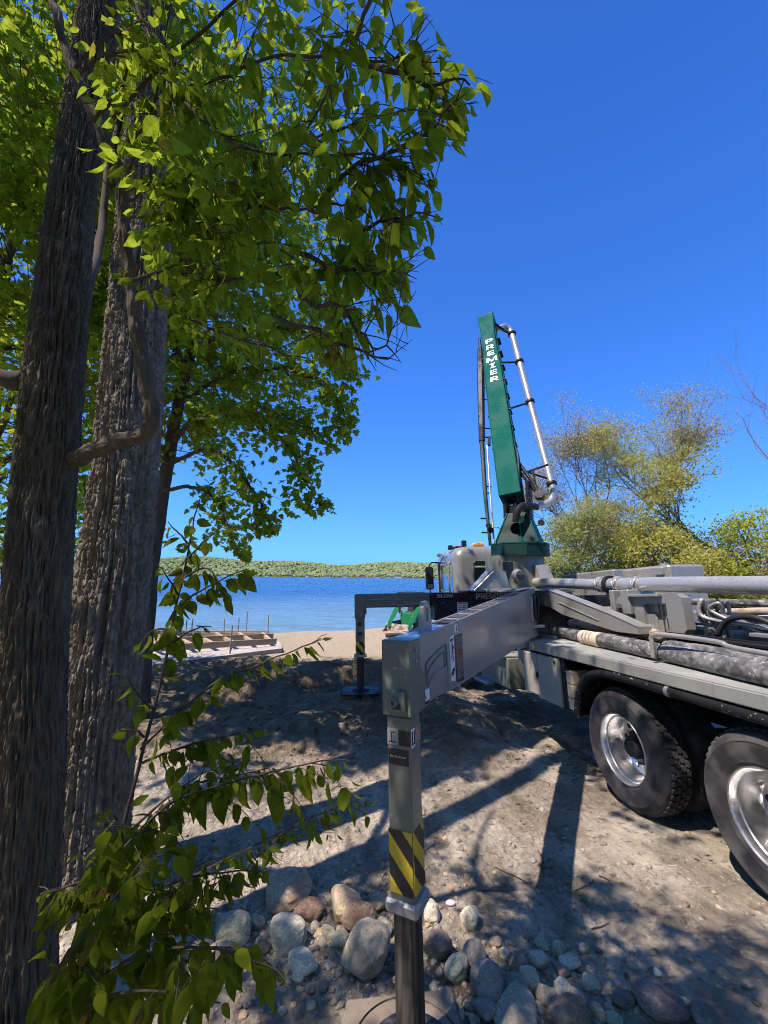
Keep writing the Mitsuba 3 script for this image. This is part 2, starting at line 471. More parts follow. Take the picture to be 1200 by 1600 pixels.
def ground_z(x, y):
    x, y = np.broadcast_arrays(np.asarray(x, float), np.asarray(y, float))
    P = np.stack([x, y, np.zeros_like(x)], -1)
    near = (1 - sstep(20, 40, y)) * (1 - sstep(12, 30, np.abs(x))) * (1 + 0.7 * sstep(4.8, 6.2, y) * sstep(1.5, 0.5, x))
    rough = sstep(12.5, 10.3, y) * 0.8 + 0.2
    n1 = meshkit.fbm(P * np.array([1.1, 1.5, 1]), 3, 1) - 0.5
    n2 = meshkit.fbm(P * np.array([3.6, 4.6, 1]) + 5, 3, 2)
    n3 = meshkit.fbm(P * np.array([13, 13, 1.0]) + 9, 2, 3) - 0.5
    ridge = 1 - np.abs(2 * n2 - 1)
    amp = 0.22 + 0.78 * sstep(4.0, 5.8, y)
    bump = 0.13 * n1 * amp + 0.075 * (ridge - 0.6) * amp ** 1.5 + 0.020 * n3
    # tracked-machine windrows in the shaded part
    for (cx, cy, ang, ln, ht) in MOUNDS:
        c, s = math.cos(ang), math.sin(ang)
        a = ((x - cx) * c + (y - cy) * s) / ln
        b = (-(x - cx) * s + (y - cy) * c) / 0.30
        bump = bump + ht * np.exp(-a * a - b * b) * (0.7 + 0.6 * n2)
    calm = sstep(0.42, 0.8, np.hypot(x - 0.1, y - 2.1))
    return ground_base(x, y) + bump * near * rough * calm


MOUNDS = [(-1.5, 8.4, 0.35, 1.2, 0.14), (-0.2, 8.9, 0.2, 0.9, 0.12), (-2.6, 7.6, 0.5, 1.0, 0.10), (1.5, 6.5, -0.3, 0.7, 0.17), (0.7, 7.0, 0.2, 0.8, 0.12), (-1.0, 6.3, 0.3, 1.1, 0.08),
          (0.9, 5.4, 0.1, 0.9, 0.08), (-3.6, 8.9, 0.4, 1.0, 0.12), (-0.6, 9.9, 0.1, 1.8, 0.10), (-2.9, 10.0, 0.3, 1.3, 0.10)]


def grow_axis(lo, hi, step, start, end, ratio=1.16):
    mid = np.arange(lo, hi + step / 2, step)
    out, s, x = [], step, hi
    while x < end:
        s *= ratio
        x += s
        out.append(min(x, end))
    neg, s, x = [], step, lo
    while x > start:
        s *= ratio
        x -= s
        neg.append(max(x, start))
    return np.array(neg[::-1] + mid.tolist() + out)


gx = grow_axis(-6.5, 4.2, 0.034, -1500, 1500)
gy = grow_axis(1.5, 11.5, 0.034, -60, 1600)
X, Y = np.meshgrid(gx, gy)
Z = ground_z(X, Y)
nx, ny = len(gx), len(gy)
i, j = np.meshgrid(np.arange(ny - 1), np.arange(nx - 1), indexing='ij')
a = i * nx + j
F = np.vstack([np.stack([a, a + 1, a + nx + 1], -1).reshape(-1, 3), np.stack([a, a + nx + 1, a + nx], -1).reshape(-1, 3)])
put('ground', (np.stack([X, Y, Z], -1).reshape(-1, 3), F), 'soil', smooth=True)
labels['ground'] = {'kind': 'structure', 'label': 'dry sandy ground churned by machines sloping to the beach', 'category': 'ground'}
wx = np.concatenate([np.linspace(-1500, -60, 12), np.linspace(-50, 60, 30), np.linspace(80, 1500, 12)])
wy = np.concatenate([np.linspace(8, 60, 40), np.linspace(70, 800, 20)])
X, Y = np.meshgrid(wx, wy)
nx, ny = len(wx), len(wy)
i, j = np.meshgrid(np.arange(ny - 1), np.arange(nx - 1), indexing='ij')
a = i * nx + j
F = np.vstack([np.stack([a, a + 1, a + nx + 1], -1).reshape(-1, 3), np.stack([a, a + nx + 1, a + nx], -1).reshape(-1, 3)])
put('lake', (np.stack([X, Y, np.full_like(X, WATER_Z)], -1).reshape(-1, 3), F), 'lake_water', smooth=True)
labels['lake'] = {'kind': 'structure', 'label': 'blue lake with small ripples', 'category': 'water'}

# forest on the far shore: one mass of crowns
base = icos(1)
bv, bf = np.array(base.vertices), np.array(base.faces)
N = 9000
fx, fy = rng.uniform(-900, 420, N), 738 + 300 * rng.uniform(0, 1, N) ** 1.25
fz = ground_base(fx, fy)
keep = fz > -0.5
fx, fy, fz = fx[keep], fy[keep], fz[keep]
N = len(fx)
rad = rng.uniform(2.0, 3.9, N)
V = bv[None] * (rad[:, None, None] * np.stack([rng.uniform(.9, 1.4, N), rng.uniform(.9, 1.4, N), rng.uniform(.8, 1.25, N)], -1)[:, None])
V = V * (0.78 + 0.5 * rng.random((N, len(bv), 1))) + np.stack([fx, fy, fz + rad * 0.7], -1)[:, None]
put('far_forest_hill', (V.reshape(-1, 3), (bf[None] + (np.arange(N) * len(bv))[:, None, None]).reshape(-1, 3)), 'far_forest', smooth=False)
labels['far_forest_hill'] = {'kind': 'stuff', 'label': 'pale green spring woods covering the low hills across the lake', 'category': 'forest'}
princ('cottage_wall', (0.40, 0.39, 0.36), 0.8)
princ('cottage_wall_brown', (0.22, 0.18, 0.13), 0.8)
princ('cottage_roof', (0.16, 0.15, 0.15), 0.85)
for q, px in enumerate((148, 262, 300, 352, 388, 418, 452, 480, 512, 540, 566, 590, 607, 622, 640)):
    Yc = 735.0 + (q % 3) * 4
    P = atY(px, 900, Yc)
    z0 = max(ground_base(P[0], Yc), WATER_Z) + 0.1
    w_, h_ = (7, 10, 6, 12, 8)[q % 5], (3.2, 4.2, 2.8)[q % 3]
    hk = thing('cottage', None, 'house', 'cottages along the far shore of the lake')
    labels[hk]['label'] = 'tiny ' + ('brown' if q % 4 == 2 else 'white') + ' cottage across the lake, ' + ['leftmost, between the two thick trunks', 'second from the left of the row', 'third from the left, behind the sapling tip', 'fourth from the left of the row', 'fifth from the left of the row', 'sixth from the left of the row', 'seventh from the left of the row', 'eighth, the middle one of the row', 'seventh from the right end of the row', 'sixth from the right end of the row', 'fifth from the right, above the far outrigger', 'fourth from the right end of the row', 'third from the right end of the row', 'second from the right end of the row', 'rightmost, just left of the truck mirror'][q]
    put('wall', cbox(P[0] - w_ / 2, P[0] + w_ / 2, Yc - 3, Yc + 3, z0 - 2, z0 + h_, 0.05), 'cottage_wall' if q % 4 != 2 else 'cottage_wall_brown', hk)
    rf = prism([(P[0] - w_ / 2 - .6, z0 + h_ + .02), (P[0] + w_ / 2 + .6, z0 + h_ + .02), (P[0] + w_ / 2 - 1.6, z0 + h_ + 2.1), (P[0] - w_ / 2 + 1.6, z0 + h_ + 2.1)], 7)
    put('roof', fixn(xf(rf, t=[0, Yc - 3.5, 0])), 'cottage_roof', hk)

# ------------------------------------------------------------------ leaves
def leaf_ovate(curl=0.25, fold=0.18, width=0.30, petiole=0.16):
    """A pointed leaf of length 1 along +x, blade in xy, folded along the midrib, its tip drooping."""
    ts = np.array([0.10, 0.34, 0.62, 0.84])
    ws = np.array([0.62, 1.0, 0.78, 0.34]) * width
    def z(t): return -curl * t * t
    v = [(0, 0, 0)]
    for t, w_ in zip(ts, ws):
        v += [(t, -w_, z(t) + fold * w_), (t, 0, z(t)), (t, w_, z(t) + fold * w_)]
    v.append((1, 0, z(1) - 0.02))
    n = len(v) - 1
    f = [(0, 2, 1), (0, 3, 2)]
    for k in range(3):
        a = 1 + 3 * k
        f += [(a, a + 1, a + 4), (a, a + 4, a + 3), (a + 1, a + 2, a + 5), (a + 1, a + 5, a + 4)]
    a = 10
    f += [(a, a + 1, n), (a + 1, a + 2, n)]
    b = len(v)
    v += [(-petiole, -0.009, 0.02), (-petiole, 0.009, 0.02), (0.02, 0.012, 0), (0.02, -0.012, 0)]
    f += [(b, b + 1, b + 2), (b, b + 2, b + 3)]
    return np.array(v, float), np.array(f)


def leaf_maple(cup=0.15):
    """A five-lobed leaf of length 1 along +x."""
    pts = [(0.02, 0.0), (0.02, -0.20), (-0.06, -0.46), (0.24, -0.36), (0.30, -0.62), (0.52, -0.30), (0.66, -0.27), (1.0, 0.0)]
    pts = pts + [(x, -y) for x, y in pts[-2:0:-1]]
    c = (0.30, 0.0)
    v = [(c[0], c[1], 0.0)] + [(x, y, -cup * ((x - .3) ** 2 + 1.6 * y * y)) for x, y in pts]
    n = len(pts)
    f = [(0, 1 + k, 1 + (k + 1) % n) for k in range(n)]
    return np.array(v, float), np.array(f)


def leaf_simple():
    v = [(0, 0, 0), (0.4, -0.27, 0.05), (0.45, 0, -0.03), (0.4, 0.27, 0.05), (1, 0, -0.12)]
    return np.array(v, float), np.array([(0, 2, 1), (0, 3, 2), (1, 2, 4), (2, 3, 4)])


class Leaves:
    def __init__(self): self.o, self.x, self.n, self.s, self.k = [], [], [], [], []

    def add(self, o, x, n, s):
        o, x, n = np.atleast_2d(o), np.atleast_2d(x), np.atleast_2d(n)
        self.o.append(o); self.x.append(x); self.n.append(n); self.s.append(np.broadcast_to(np.asarray(s, float), (len(o),)))

    def arrays(self):
        o, x, n, s = (np.concatenate(q) for q in (self.o, self.x, self.n, self.s))
        x = x / (np.linalg.norm(x, axis=1, keepdims=True) + 1e-9)
        n = n - x * (n * x).sum(1, keepdims=True)
        n = n / (np.linalg.norm(n, axis=1, keepdims=True) + 1e-9)
        return o, x, np.cross(n, x), n, s


def merge(tmpls, o, x, y, n, s, vi):
    vs, fs, at = [], [], 0
    for k, (tv, tf) in enumerate(tmpls):
        m = vi == k
        if not m.any(): continue
        R = np.stack([x[m], y[m], n[m]], -1)
        v = np.einsum('kij,vj->kvi', R, tv) * s[m][:, None, None] + o[m][:, None]
        vs.append(v.reshape(-1, 3))
        fs.append((tf[None] + (np.arange(m.sum()) * len(tv))[:, None, None]).reshape(-1, 3) + at)
        at += m.sum() * len(tv)
    return np.vstack(vs), np.vstack(fs)


def foliage(tree, L, tmpls, bsdf, singles=300, coarse=None, name='crown', smooth=False):
    """The crown: the leaves that show largest as entries of their own, the rest one mass."""
    o, x, y, n, s = L.arrays()
    vi = np.arange(len(o)) % len(tmpls)
    q, d = project(o + x * s[:, None] * 0.4)
    inside = (d > 0.1) & (q[:, 0] > -10) & (q[:, 0] < 1210) & (q[:, 1] > -10) & (q[:, 1] < 1610)
    size = np.where(inside, s / np.maximum(d, 0.1), 0)
    order = np.argsort(-size)
    big = order[:singles][size[order[:singles]] > 0]
    rest = np.ones(len(o), bool)
    rest[big] = False
    ck = put(name, merge(tmpls, o[rest], x[rest], y[rest], n[rest], s[rest], vi[rest]), bsdf, tree, kind='stuff', smooth=smooth)
    shapes = [mikit.ply(t, bsdf, smooth=smooth) for t in tmpls]
    for g in big:
        M4 = np.eye(4)
        M4[:3, :3] = np.stack([x[g], y[g], n[g]], -1) * s[g]
        M4[:3, 3] = o[g]
        put_dict('leaf', shapes[vi[g]], ck, M4)
    return ck


OV = [leaf_ovate(0.22, 0.2, 0.30), leaf_ovate(0.05, 0.35, 0.27), leaf_ovate(0.4, 0.12, 0.32), leaf_ovate(0.15, 0.05, 0.31)]
MP = [leaf_maple(0.1), leaf_maple(0.45), leaf_maple(0.8)]
SI = [leaf_simple()]


def spray(L, path, spacing, size, hang=0.9, spread=0.45, jit=0.25, end=True, start=0.0):
    """Leaves set alternately along a twig, hanging from it."""
    p = np.asarray(path, float)
    seg = np.linalg.norm(np.diff(p, axis=0), axis=1)
    cum = np.r_[0, np.cumsum(seg)]
    n = max(2, int(cum[-1] * (1 - start) / spacing))
    d = np.linspace(cum[-1] * start, cum[-1], n)
    P = np.stack([np.interp(d, cum, p[:, k]) for k in range(3)], -1)
    t = np.gradient(P, axis=0) if n > 1 else np.array([[1, 0, 0.]])
    t /= np.linalg.norm(t, axis=1, keepdims=True) + 1e-9
    side = np.cross(t, [0, 0, 1.0]) + rng.normal(0, .15, (n, 3))
    side /= np.linalg.norm(side, axis=1, keepdims=True) + 1e-9
    sg = np.where(np.arange(n) % 2 == 0, 1, -1)[:, None]
    x = 0.42 * t + sg * spread * side + np.array([0, 0, -hang]) + rng.normal(0, jit, (n, 3))
    if end: x[-1] = t[-1] * 0.8 + np.array([0, 0, -hang * 0.6])
    nn = np.cross(x, side) * sg + rng.normal(0, .35, (n, 3))
    s = size * rng.uniform(0.55, 1.22, n) * np.where(np.linspace(0, 1, n) > 0.85, 0.75, 1)
    xu = x / (np.linalg.norm(x, axis=1, keepdims=True) + 1e-9)
    L.add(P + xu * (0.14 * s)[:, None], x, nn, s)


# ------------------------------------------------------------------ the shade of the crowns, where leaves grow
def poly_px(points): return np.array(points, float)


def in_poly(pts, poly):
    from shapely import contains_xy
    return contains_xy(Polygon(poly), pts[:, 0], pts[:, 1])


SHADE = [([(-400, 1600), (-400, 1030), (700, 1026), (700, 1200), (380, 1200), (300, 1360), (200, 1600)], 0.86),
         ([(690, 1085), (880, 1085), (900, 1300), (1110, 1330), (1260, 1480), (900, 1478), (690, 1480), (670, 1300)], 0.13),
         ([(380, 1195), (690, 1200), (690, 1480), (560, 1520), (400, 1500), (330, 1360)], 0.34),
         ([(640, 1480), (905, 1478), (900, 1700), (560, 1700), (560, 1520)], 0.95),
         ([(905, 1470), (1300, 1470), (1400, 1750), (900, 1750)], 0.62),
         ([(120, 1400), (400, 1400), (560, 1520), (560, 1700), (100, 1700)], 0.8),
         ([(640, 1085), (800, 1085), (838, 1150), (720, 1240), (640, 1262)], 0.72), ([(560, 1265), (640, 1255), (610, 1370), (450, 1375)], 0.75), ([(725, 1360), (800, 1360), (812, 1440), (740, 1450)], 0.6), ([(900, 1370), (980, 1370), (1010, 1440), (900, 1450)], 0.5),
         ([(700, 1020), (1210, 1000), (1210, 1090), (880, 1085), (690, 1085)], 0.35)]


def shade_wanted(g):
    q, d = project(np.c_[g, np.zeros(len(g))])
    out = np.full(len(g), 0.30)
    out[d < 0] = 0.35
    out[(g[:, 1] < 2.2) & (g[:, 1] > .2) & (g[:, 0] < .5) & (g[:, 0] > -2.6)] = 0.95
    out[g[:, 1] > 10.3 + 0.25 * np.sin(g[:, 0] * 2)] = 0.0
    out[(g[:, 0] > 2.9) & (g[:, 1] > 2)] = 0.0
    ok = d > 0
    for poly, v in SHADE:
        m = ok & in_poly(np.where(ok[:, None], q, -1e6), poly)
        out[m] = v
    tt_ = np.clip(((g - [-2.1, 2.95]) @ np.array([2.5, 1.65])) / 8.97, 0, 1)[:, None]
    lane = np.linalg.norm(g - ([-2.1, 2.95] + tt_ * np.array([2.5, 1.65])), axis=1) < .55
    out[lane] *= 0.12
    fl = meshkit.fbm(np.c_[g * 2.2, np.zeros(len(g))], 3, 11)
    return np.clip(out * np.where(out > 0.85, 0.25 + 0.9 * sstep(0.34, 0.56, fl), 0.35 + 1.3 * sstep(0.35, 0.65, fl)), 0, 1)


CROWN_EDGE = [(-50, -900), (690, -900), (680, 0), (690, 90), (700, 180), (690, 330), (640, 440), (620, 570), (556, 612), (556, 690), (500, 720), (530, 790), (430, 832), (370, 790), (330, 740), (262, 850), (245, 870), (110, 870), (100, 840), (-50, 900)]
SKY_GAP = [(-30, 350), (64, 370), (62, 445), (-30, 455)]


def crown_visible_ok(P, margin=0):
    q, d = project(P)
    fr = (d > 0) & (q[:, 0] > -40) & (q[:, 0] < 1240) & (q[:, 1] > -40) & (q[:, 1] < 1640)
    q2 = q + rng.normal(0, 6, q.shape)
    good = in_poly(q2, CROWN_EDGE) & ~in_poly(q2, SKY_GAP)
    return ~fr | good


# ------------------------------------------------------------------ trees
def bark_mesh(axis, radii, nu, nv, style, seed, flare=0.0):
    """A trunk as one closed surface whose bark is relief: 'shaggy' long strips or 'plated' blocks."""
    ax = smooth_path(axis, 10)
    rr = smooth_path(np.c_[radii, radii, radii], 10)[:, 0]
    cum = np.r_[0, np.cumsum(np.linalg.norm(np.diff(ax, axis=0), axis=1))]
    s = np.linspace(0, cum[-1], nv)
    P = np.stack([np.interp(s, cum, ax[:, k]) for k in range(3)], -1)
    R = np.interp(s, cum, rr)
    th = np.linspace(0, 2 * np.pi, nu, endpoint=False)
    TH, S = np.meshgrid(th, s)
    Rb = R[:, None] * np.ones_like(TH)
    r0 = float(np.mean(radii))
    cx, sy = np.cos(TH), np.sin(TH)
    low = meshkit.fbm(np.stack([cx * 0.9, sy * 0.9, S * 0.6], -1) + seed, 2, seed) - 0.5
    Rb = Rb * (1 + 0.14 * low) + flare * np.exp(-S / 0.35) * (1 + 0.5 * np.cos(5 * TH + seed))
    if style == 'limb':
        a = meshkit.fbm(np.stack([cx * 2.2, sy * 2.2, S * 9], -1), 3, seed + 3) - .5
        b = meshkit.fbm(np.stack([cx * 5, sy * 5, S * 26], -1), 3, seed + 4) - .5
        d = 0.02 + 0.022 * a + 0.010 * b
    elif style == 'shaggy':
        wob = 0.35 * (meshkit.fbm(np.stack([cx * 2, sy * 2, S * 1.6], -1), 2, seed + 2) - 0.5)
        c2, s2 = np.cos(TH + wob), np.sin(TH + wob)
        a = meshkit.fbm(np.stack([c2 * 6.5, s2 * 6.5, S * 2.3], -1), 3, seed + 3)
        b = meshkit.fbm(np.stack([c2 * 17, s2 * 17, S * 6.5], -1), 3, seed + 4)
        d = 0.024 * (1 - np.abs(2 * a - 1) * 1.5) + 0.028 * (1 - np.abs(2 * b - 1) * 1.6) ** 1 - 0.006
        d = d + 0.008 * meshkit.fbm(np.stack([c2 * 40, s2 * 40, S * 22], -1), 2, seed + 5)
    else:
        from scipy.spatial import cKDTree
        circ = 2 * np.pi * r0
        du, dv = 0.040, 0.060
        cu = max(6, int(circ / du))
        rows = int(cum[-1] / dv) + 4
        gu, gv = np.meshgrid((np.arange(cu) + 0.5) / cu, np.arange(rows))
        r2 = np.random.default_rng(seed)
        gu = gu + r2.normal(0, 0.16, gu.shape) / cu
        gv = (gv + r2.uniform(0, 1, (1, cu)) + r2.normal(0, 0.22, gv.shape)) * dv - dv
        wob = 0.03 * (meshkit.fbm(np.stack([cx * 1.5, sy * 1.5, S * 1.2], -1), 2, seed + 2) - 0.5)
        pts = np.c_[gu.ravel() * circ * 1.15, gv.ravel()]
        hgt = r2.uniform(0, 1, len(pts))
        pts3 = np.vstack([pts - [circ * 1.15, 0], pts, pts + [circ * 1.15, 0]])
        tr = cKDTree(pts3)
        fine = meshkit.fbm(np.stack([cx * 14, sy * 14, S * 14], -1), 3, seed + 6) - 0.5
        qu = (TH / (2 * np.pi) + wob) * circ * 1.15 + 0.03 * fine
        qv = S + 0.035 * fine
        dd, ii = tr.query(np.stack([qu.ravel(), qv.ravel()], -1), k=2)
        gap = (dd[:, 1] - dd[:, 0]).reshape(TH.shape)
        which = hgt[ii[:, 0] % len(pts)].reshape(TH.shape)
        vert = meshkit.fbm(np.stack([np.cos(TH + 3 * wob) * 6.5, np.sin(TH + 3 * wob) * 6.5, S * 1.1], -1), 3, seed + 7)
        d = 0.013 * sstep(0.0, 0.010, gap) * (0.5 + 0.9 * which) + 0.052 * (1 - np.abs(2 * vert - 1) * 1.9) + 0.014 * fine + 0.006 * (meshkit.fbm(np.stack([cx * 30, sy * 30, S * 70], -1), 2, seed + 9) - 0.5)
    Rb = Rb + d - 0.02
    t = np.gradient(P, axis=0)
    t /= np.linalg.norm(t, axis=1, keepdims=True)
    ex = np.cross(np.array([0, 1.0, 0]) if style != 'limb' else np.array([.25, 1.0, .2]), t)
    ex /= np.linalg.norm(ex, axis=1, keepdims=True)
    ey = np.cross(t, ex)
    V = P[:, None] + Rb[..., None] * (np.cos(TH)[..., None] * ex[:, None] + np.sin(TH)[..., None] * ey[:, None])
    i, j = np.meshgrid(np.arange(nv - 1), np.arange(nu), indexing='ij')
    q = np.stack([i * nu + j, i * nu + (j + 1) % nu, (i + 1) * nu + (j + 1) % nu, (i + 1) * nu + j], -1).reshape(-1, 4)
    return V.reshape(-1, 3), np.vstack([q[:, [0, 1, 2]], q[:, [0, 2, 3]]])


def limb(way, n=6):
    """Way points (pixel x, pixel y, distance) of the photograph turned into a curve in the world."""
    return smooth_path([atY(*w) for w in way], n)


def wobble(p, amp, seed):
    p = np.asarray(p, float)
    q = meshkit.fbm(np.c_[np.arange(len(p)) * 0.45, np.zeros(len(p)), np.zeros(len(p))] + seed * 7.3, 2, seed) - 0.5
    q2 = meshkit.fbm(np.c_[np.arange(len(p)) * 0.45, np.zeros(len(p)), np.zeros(len(p))] + seed * 3.1 + 50, 2, seed + 1) - 0.5
    return p + np.c_[q, q2, 0.6 * (q - q2)] * amp


def sun_keep(o):
    g, gd = project(np.c_[o[:, :2] + o[:, 2:] * SH, np.zeros(len(o))])
    k = np.ones(len(o))
    k[(gd > 0) & in_poly(g, SHADE[1][0])] = .62
    k[(gd > 0) & in_poly(g, SHADE[2][0])] = .7
    k[(gd > 0) & in_poly(g, SHADE[4][0])] = .62
    return k


def twig_from(L, twigs, start, direction, length, size, spacing, bend=-0.25, r0=0.0026, hang=0.9, sub=True, jit=0.25):
    n = 7
    d = unit(direction)
    k = np.linspace(0, 1, n)[:, None]
    p = start + d * length * k + np.array([0, 0, 1.0]) * (bend * length) * k ** 2 + np.cumsum(rng.normal(0, 0.012 * length, (n, 3)), 0) * (k > 0)
    q_, d_ = project(p)
    bad = (d_ > 0) & ~in_poly(q_, EDGE[0])
    if bad[:3].any() or (EDGE[0] is NEAR_EDGE and rng.random() > sun_keep(p[3:4])[0] + .05): return
    if bad.any():
        n = int(np.argmax(bad))
        p = p[:n]
    twigs.append(tube(p, np.linspace(r0, 0.0008, n), 4, cap=False))
    spray(L, p, spacing, size, hang=hang, start=0.2, jit=jit)
    if sub:
        for q in [q for q in (2, 4) if q < n]:
            dd = unit(d + rng.normal(0, 0.55, 3) * np.array([1, 1, .5]))
            twig_from(L, twigs, p[q], dd, length * rng.uniform(0.35, 0.6), size, spacing, bend, 0.0016, hang, False, jit)


# --- the shaggy tree on the left, with the limb that overhangs the view
t1 = thing('shaggy_bark_tree', 'dark shaggy-barked tree at the left edge with a crooked limb and big hanging leaves', 'tree')
ax1 = [atY(*w) for w in ((8, 1800, 2.3), (22, 1560, 2.3), (42, 1200, 2.3), (60, 900, 2.3), (84, 600, 2.3), (114, 300, 2.32), (150, 60, 2.36), (166, -120, 2.4), (172, -420, 2.5), (176, -800, 2.7))]
put('trunk', bark_mesh(ax1, [.155, .140, .132, .125, .122, .104, .099, .093, .08, .055], 300, 1500, 'shaggy', 3), 'bark_shaggy', t1, smooth=True)
T1L = limb([(66, 762, 2.32), (112, 722, 2.32), (148, 702, 2.25), (184, 690, 2.15), (226, 676, 2.07), (236, 652, 2.05), (226, 590, 2.03), (214, 520, 2.0), (206, 450, 1.96), (196, 350, 1.9), (186, 262, 1.86), (152, 190, 1.84), (118, 120, 1.84), (92, 40, 1.86), (72, -60, 1.9), (60, -200, 2.0)])
nl = len(T1L)
put('limb', bark_mesh(wobble(T1L, 0.035, 2), np.interp(np.arange(nl), [0, 12, 26, 36, 54, 66, nl], [.062, .043, .037, .037, .028, .026, .014]) * (1 + 0.10 * np.sin(np.arange(nl) * 1.7)), 60, 420, 'limb', 7), 'bark_shaggy', t1, smooth=True)
put('limb', tube(wobble(limb([(36, 596, 2.3), (8, 592, 2.28), (-60, 570, 2.28), (-200, 500, 2.4)]), 0.03, 5), np.linspace(.062, .03, 19), 12), 'bark_grey', t1, smooth=True)
put('limb', tube(wobble(limb([(122, 520, 2.4), (142, 430, 2.6), (158, 360, 2.95), (170, 260, 3.1), (200, 120, 3.3), (230, -60, 3.5)]), 0.03, 6), np.linspace(.04, .018, 31), 10), 'bark_grey', t1, smooth=True)
L1, tw1 = Leaves(), []
# the outline that the near leaves have against the sky
NEAR_EDGE = [(-200, -600), (640, -600), (672, 0), (690, 70), (735, 110), (772, 132), (740, 175), (722, 232), (682, 262), (692, 340), (668, 420), (640, 475), (652, 520), (622, 580), (560, 592), (470, 565), (380, 575), (310, 552), (250, 480), (176, 470), (170, 330), (60, 330), (-200, 400)]
EDGE = [NEAR_EDGE]
BR = [[(212, 470, 1.97), (262, 468, 1.92), (310, 508, 1.84), (400, 540, 1.72), (478, 556, 1.62)],
      [(240, 462, 1.95), (262, 430, 1.9), (330, 440, 1.8), (400, 438, 1.7), (470, 430, 1.62), (548, 402, 1.55)],
      [(199, 336, 1.89), (262, 338, 1.8), (330, 352, 1.7), (390, 374, 1.62), (440, 395, 1.56)],
      [(192, 300, 1.88), (250, 288, 1.8), (345, 310, 1.7), (430, 326, 1.62), (520, 322, 1.56), (570, 300, 1.52)],
      [(180, 240, 1.86), (230, 190, 1.8), (290, 140, 1.7), (360, 116, 1.62), (410, 92, 1.56), (500, 92, 1.5), (600, 96, 1.46), (640, 92, 1.45)],
      [(160, 200, 1.85), (300, 60, 1.75), (420, -30, 1.65), (560, -60, 1.55), (640, -30, 1.5)],
      [(588, -20, 1.62), (560, 50, 1.6), (540, 92, 1.58), (512, 145, 1.55), (470, 218, 1.5)],
      [(200, -30, 1.8), (222, 40, 1.78), (245, 85, 1.74), (262, 130, 1.7), (290, 240, 1.62)],
      [(512, 300, 1.55), (560, 260, 1.5), (620, 232, 1.46), (668, 205, 1.42), (705, 165, 1.40)],
      [(480, 330, 1.6), (540, 350, 1.54), (600, 345, 1.5), (650, 330, 1.46)],
      [(470, 400, 1.62), (530, 420, 1.56), (590, 425, 1.5), (635, 440, 1.46)],
      [(430, 500, 1.66), (500, 520, 1.58), (560, 545, 1.53), (605, 565, 1.5)],
      [(560, 95, 1.5), (620, 120, 1.46), (680, 130, 1.42), (735, 128, 1.4)],
      [(205, 440, 1.96), (290, 400, 1.85), (380, 330, 1.75), (470, 230, 1.66), (560, 190, 1.58), (640, 170, 1.52)],
      [(118, 120, 1.84), (200, 80, 1.78), (330, 200, 1.66), (420, 240, 1.6), (560, 240, 1.52), (620, 260, 1.5)],
      [(190, 290, 1.9), (215, 235, 1.86), (240, 170, 1.8), (256, 90, 1.76), (262, 0, 1.72)],
      [(190, 320, 1.9), (232, 300, 1.86), (266, 318, 1.8), (300, 300, 1.76), (350, 250, 1.7)],
      [(150, 190, 1.86), (190, 130, 1.82), (214, 60, 1.78), (226, -20, 1.75)],
      [(205, 440, 1.96), (240, 380, 1.9), (285, 330, 1.86), (300, 240, 1.82), (290, 170, 1.8)],
      [(110, 110, 1.86), (170, 60, 1.84), (240, 20, 1.82), (300, -20, 1.8)],
      [(470, 470, 1.6), (520, 480, 1.56), (560, 520, 1.52), (600, 545, 1.5)]]
for q, way in enumerate(BR):
    way = [(x_, y_, 1.88 - (1.97 - d_) * 1.62) for x_, y_, d_ in way]
    p = wobble(limb(way, 5), 0.04, 20 + q)
    n = len(p)
    tw1.append(tube(p, np.linspace(.0085, .0025, n), 6))
    dcam = unit(p[-1] - p[0])
    for k in range(3, n):
        for rep in range(3 if k < n * .5 else 2 if k % 2 else 0 if k % 4 == 0 else 1):
            if k < 5 and rep: continue
            side = rng.normal(0, 1, 3) * np.array([.8, .8, .55])
            d = unit(0.8 * dcam + side)
            twig_from(L1, tw1, p[k], d, rng.uniform(.14, .30), 0.086, 0.040, bend=-0.15, hang=1.15, sub=rep == 0 and k % 3 != 1)
    twig_from(L1, tw1, p[-1], dcam + np.array([0, 0, -.15]), 0.16, 0.06, 0.030, bend=-0.2, hang=1.0)
put('branch', cat(*tw1), 'bark_twig', t1)

def prune(L, edge, extra=None):
    o, x, n, s = (np.concatenate(v) for v in (L.o, L.x, L.n, L.s))
    xu = x / (np.linalg.norm(x, axis=1, keepdims=True) + 1e-9)
    q, d = project(o + 0.5 * xu * s[:, None])
    inside = (d > 0) & (q[:, 0] > -60) & (q[:, 0] < 1260) & (q[:, 1] > -60) & (q[:, 1] < 1660)
    good = ~inside | in_poly(q, edge)
    if extra is not None: good &= extra(o, q, d)
    M = Leaves()
    M.add(o[good], x[good], n[good], s[good])
    return M


L1 = prune(L1, NEAR_EDGE, lambda o, q, d: np.linalg.norm(o - CAM, axis=1) > 1.35)


def thin(L):
    # leaves are sparser where the sun gets through to the ground
    o, x, n, s = (np.concatenate(v) for v in (L.o, L.x, L.n, L.s))
    w_ = shade_wanted(o[:, :2] + o[:, 2:] * SH)
    good = rng.random(len(o)) < np.where(w_ > .6, 1, np.clip(1.1 * w_ ** 1.25, 0.01, 1))
    M = Leaves()
    M.add(o[good], x[good], n[good], s[good])
    return M


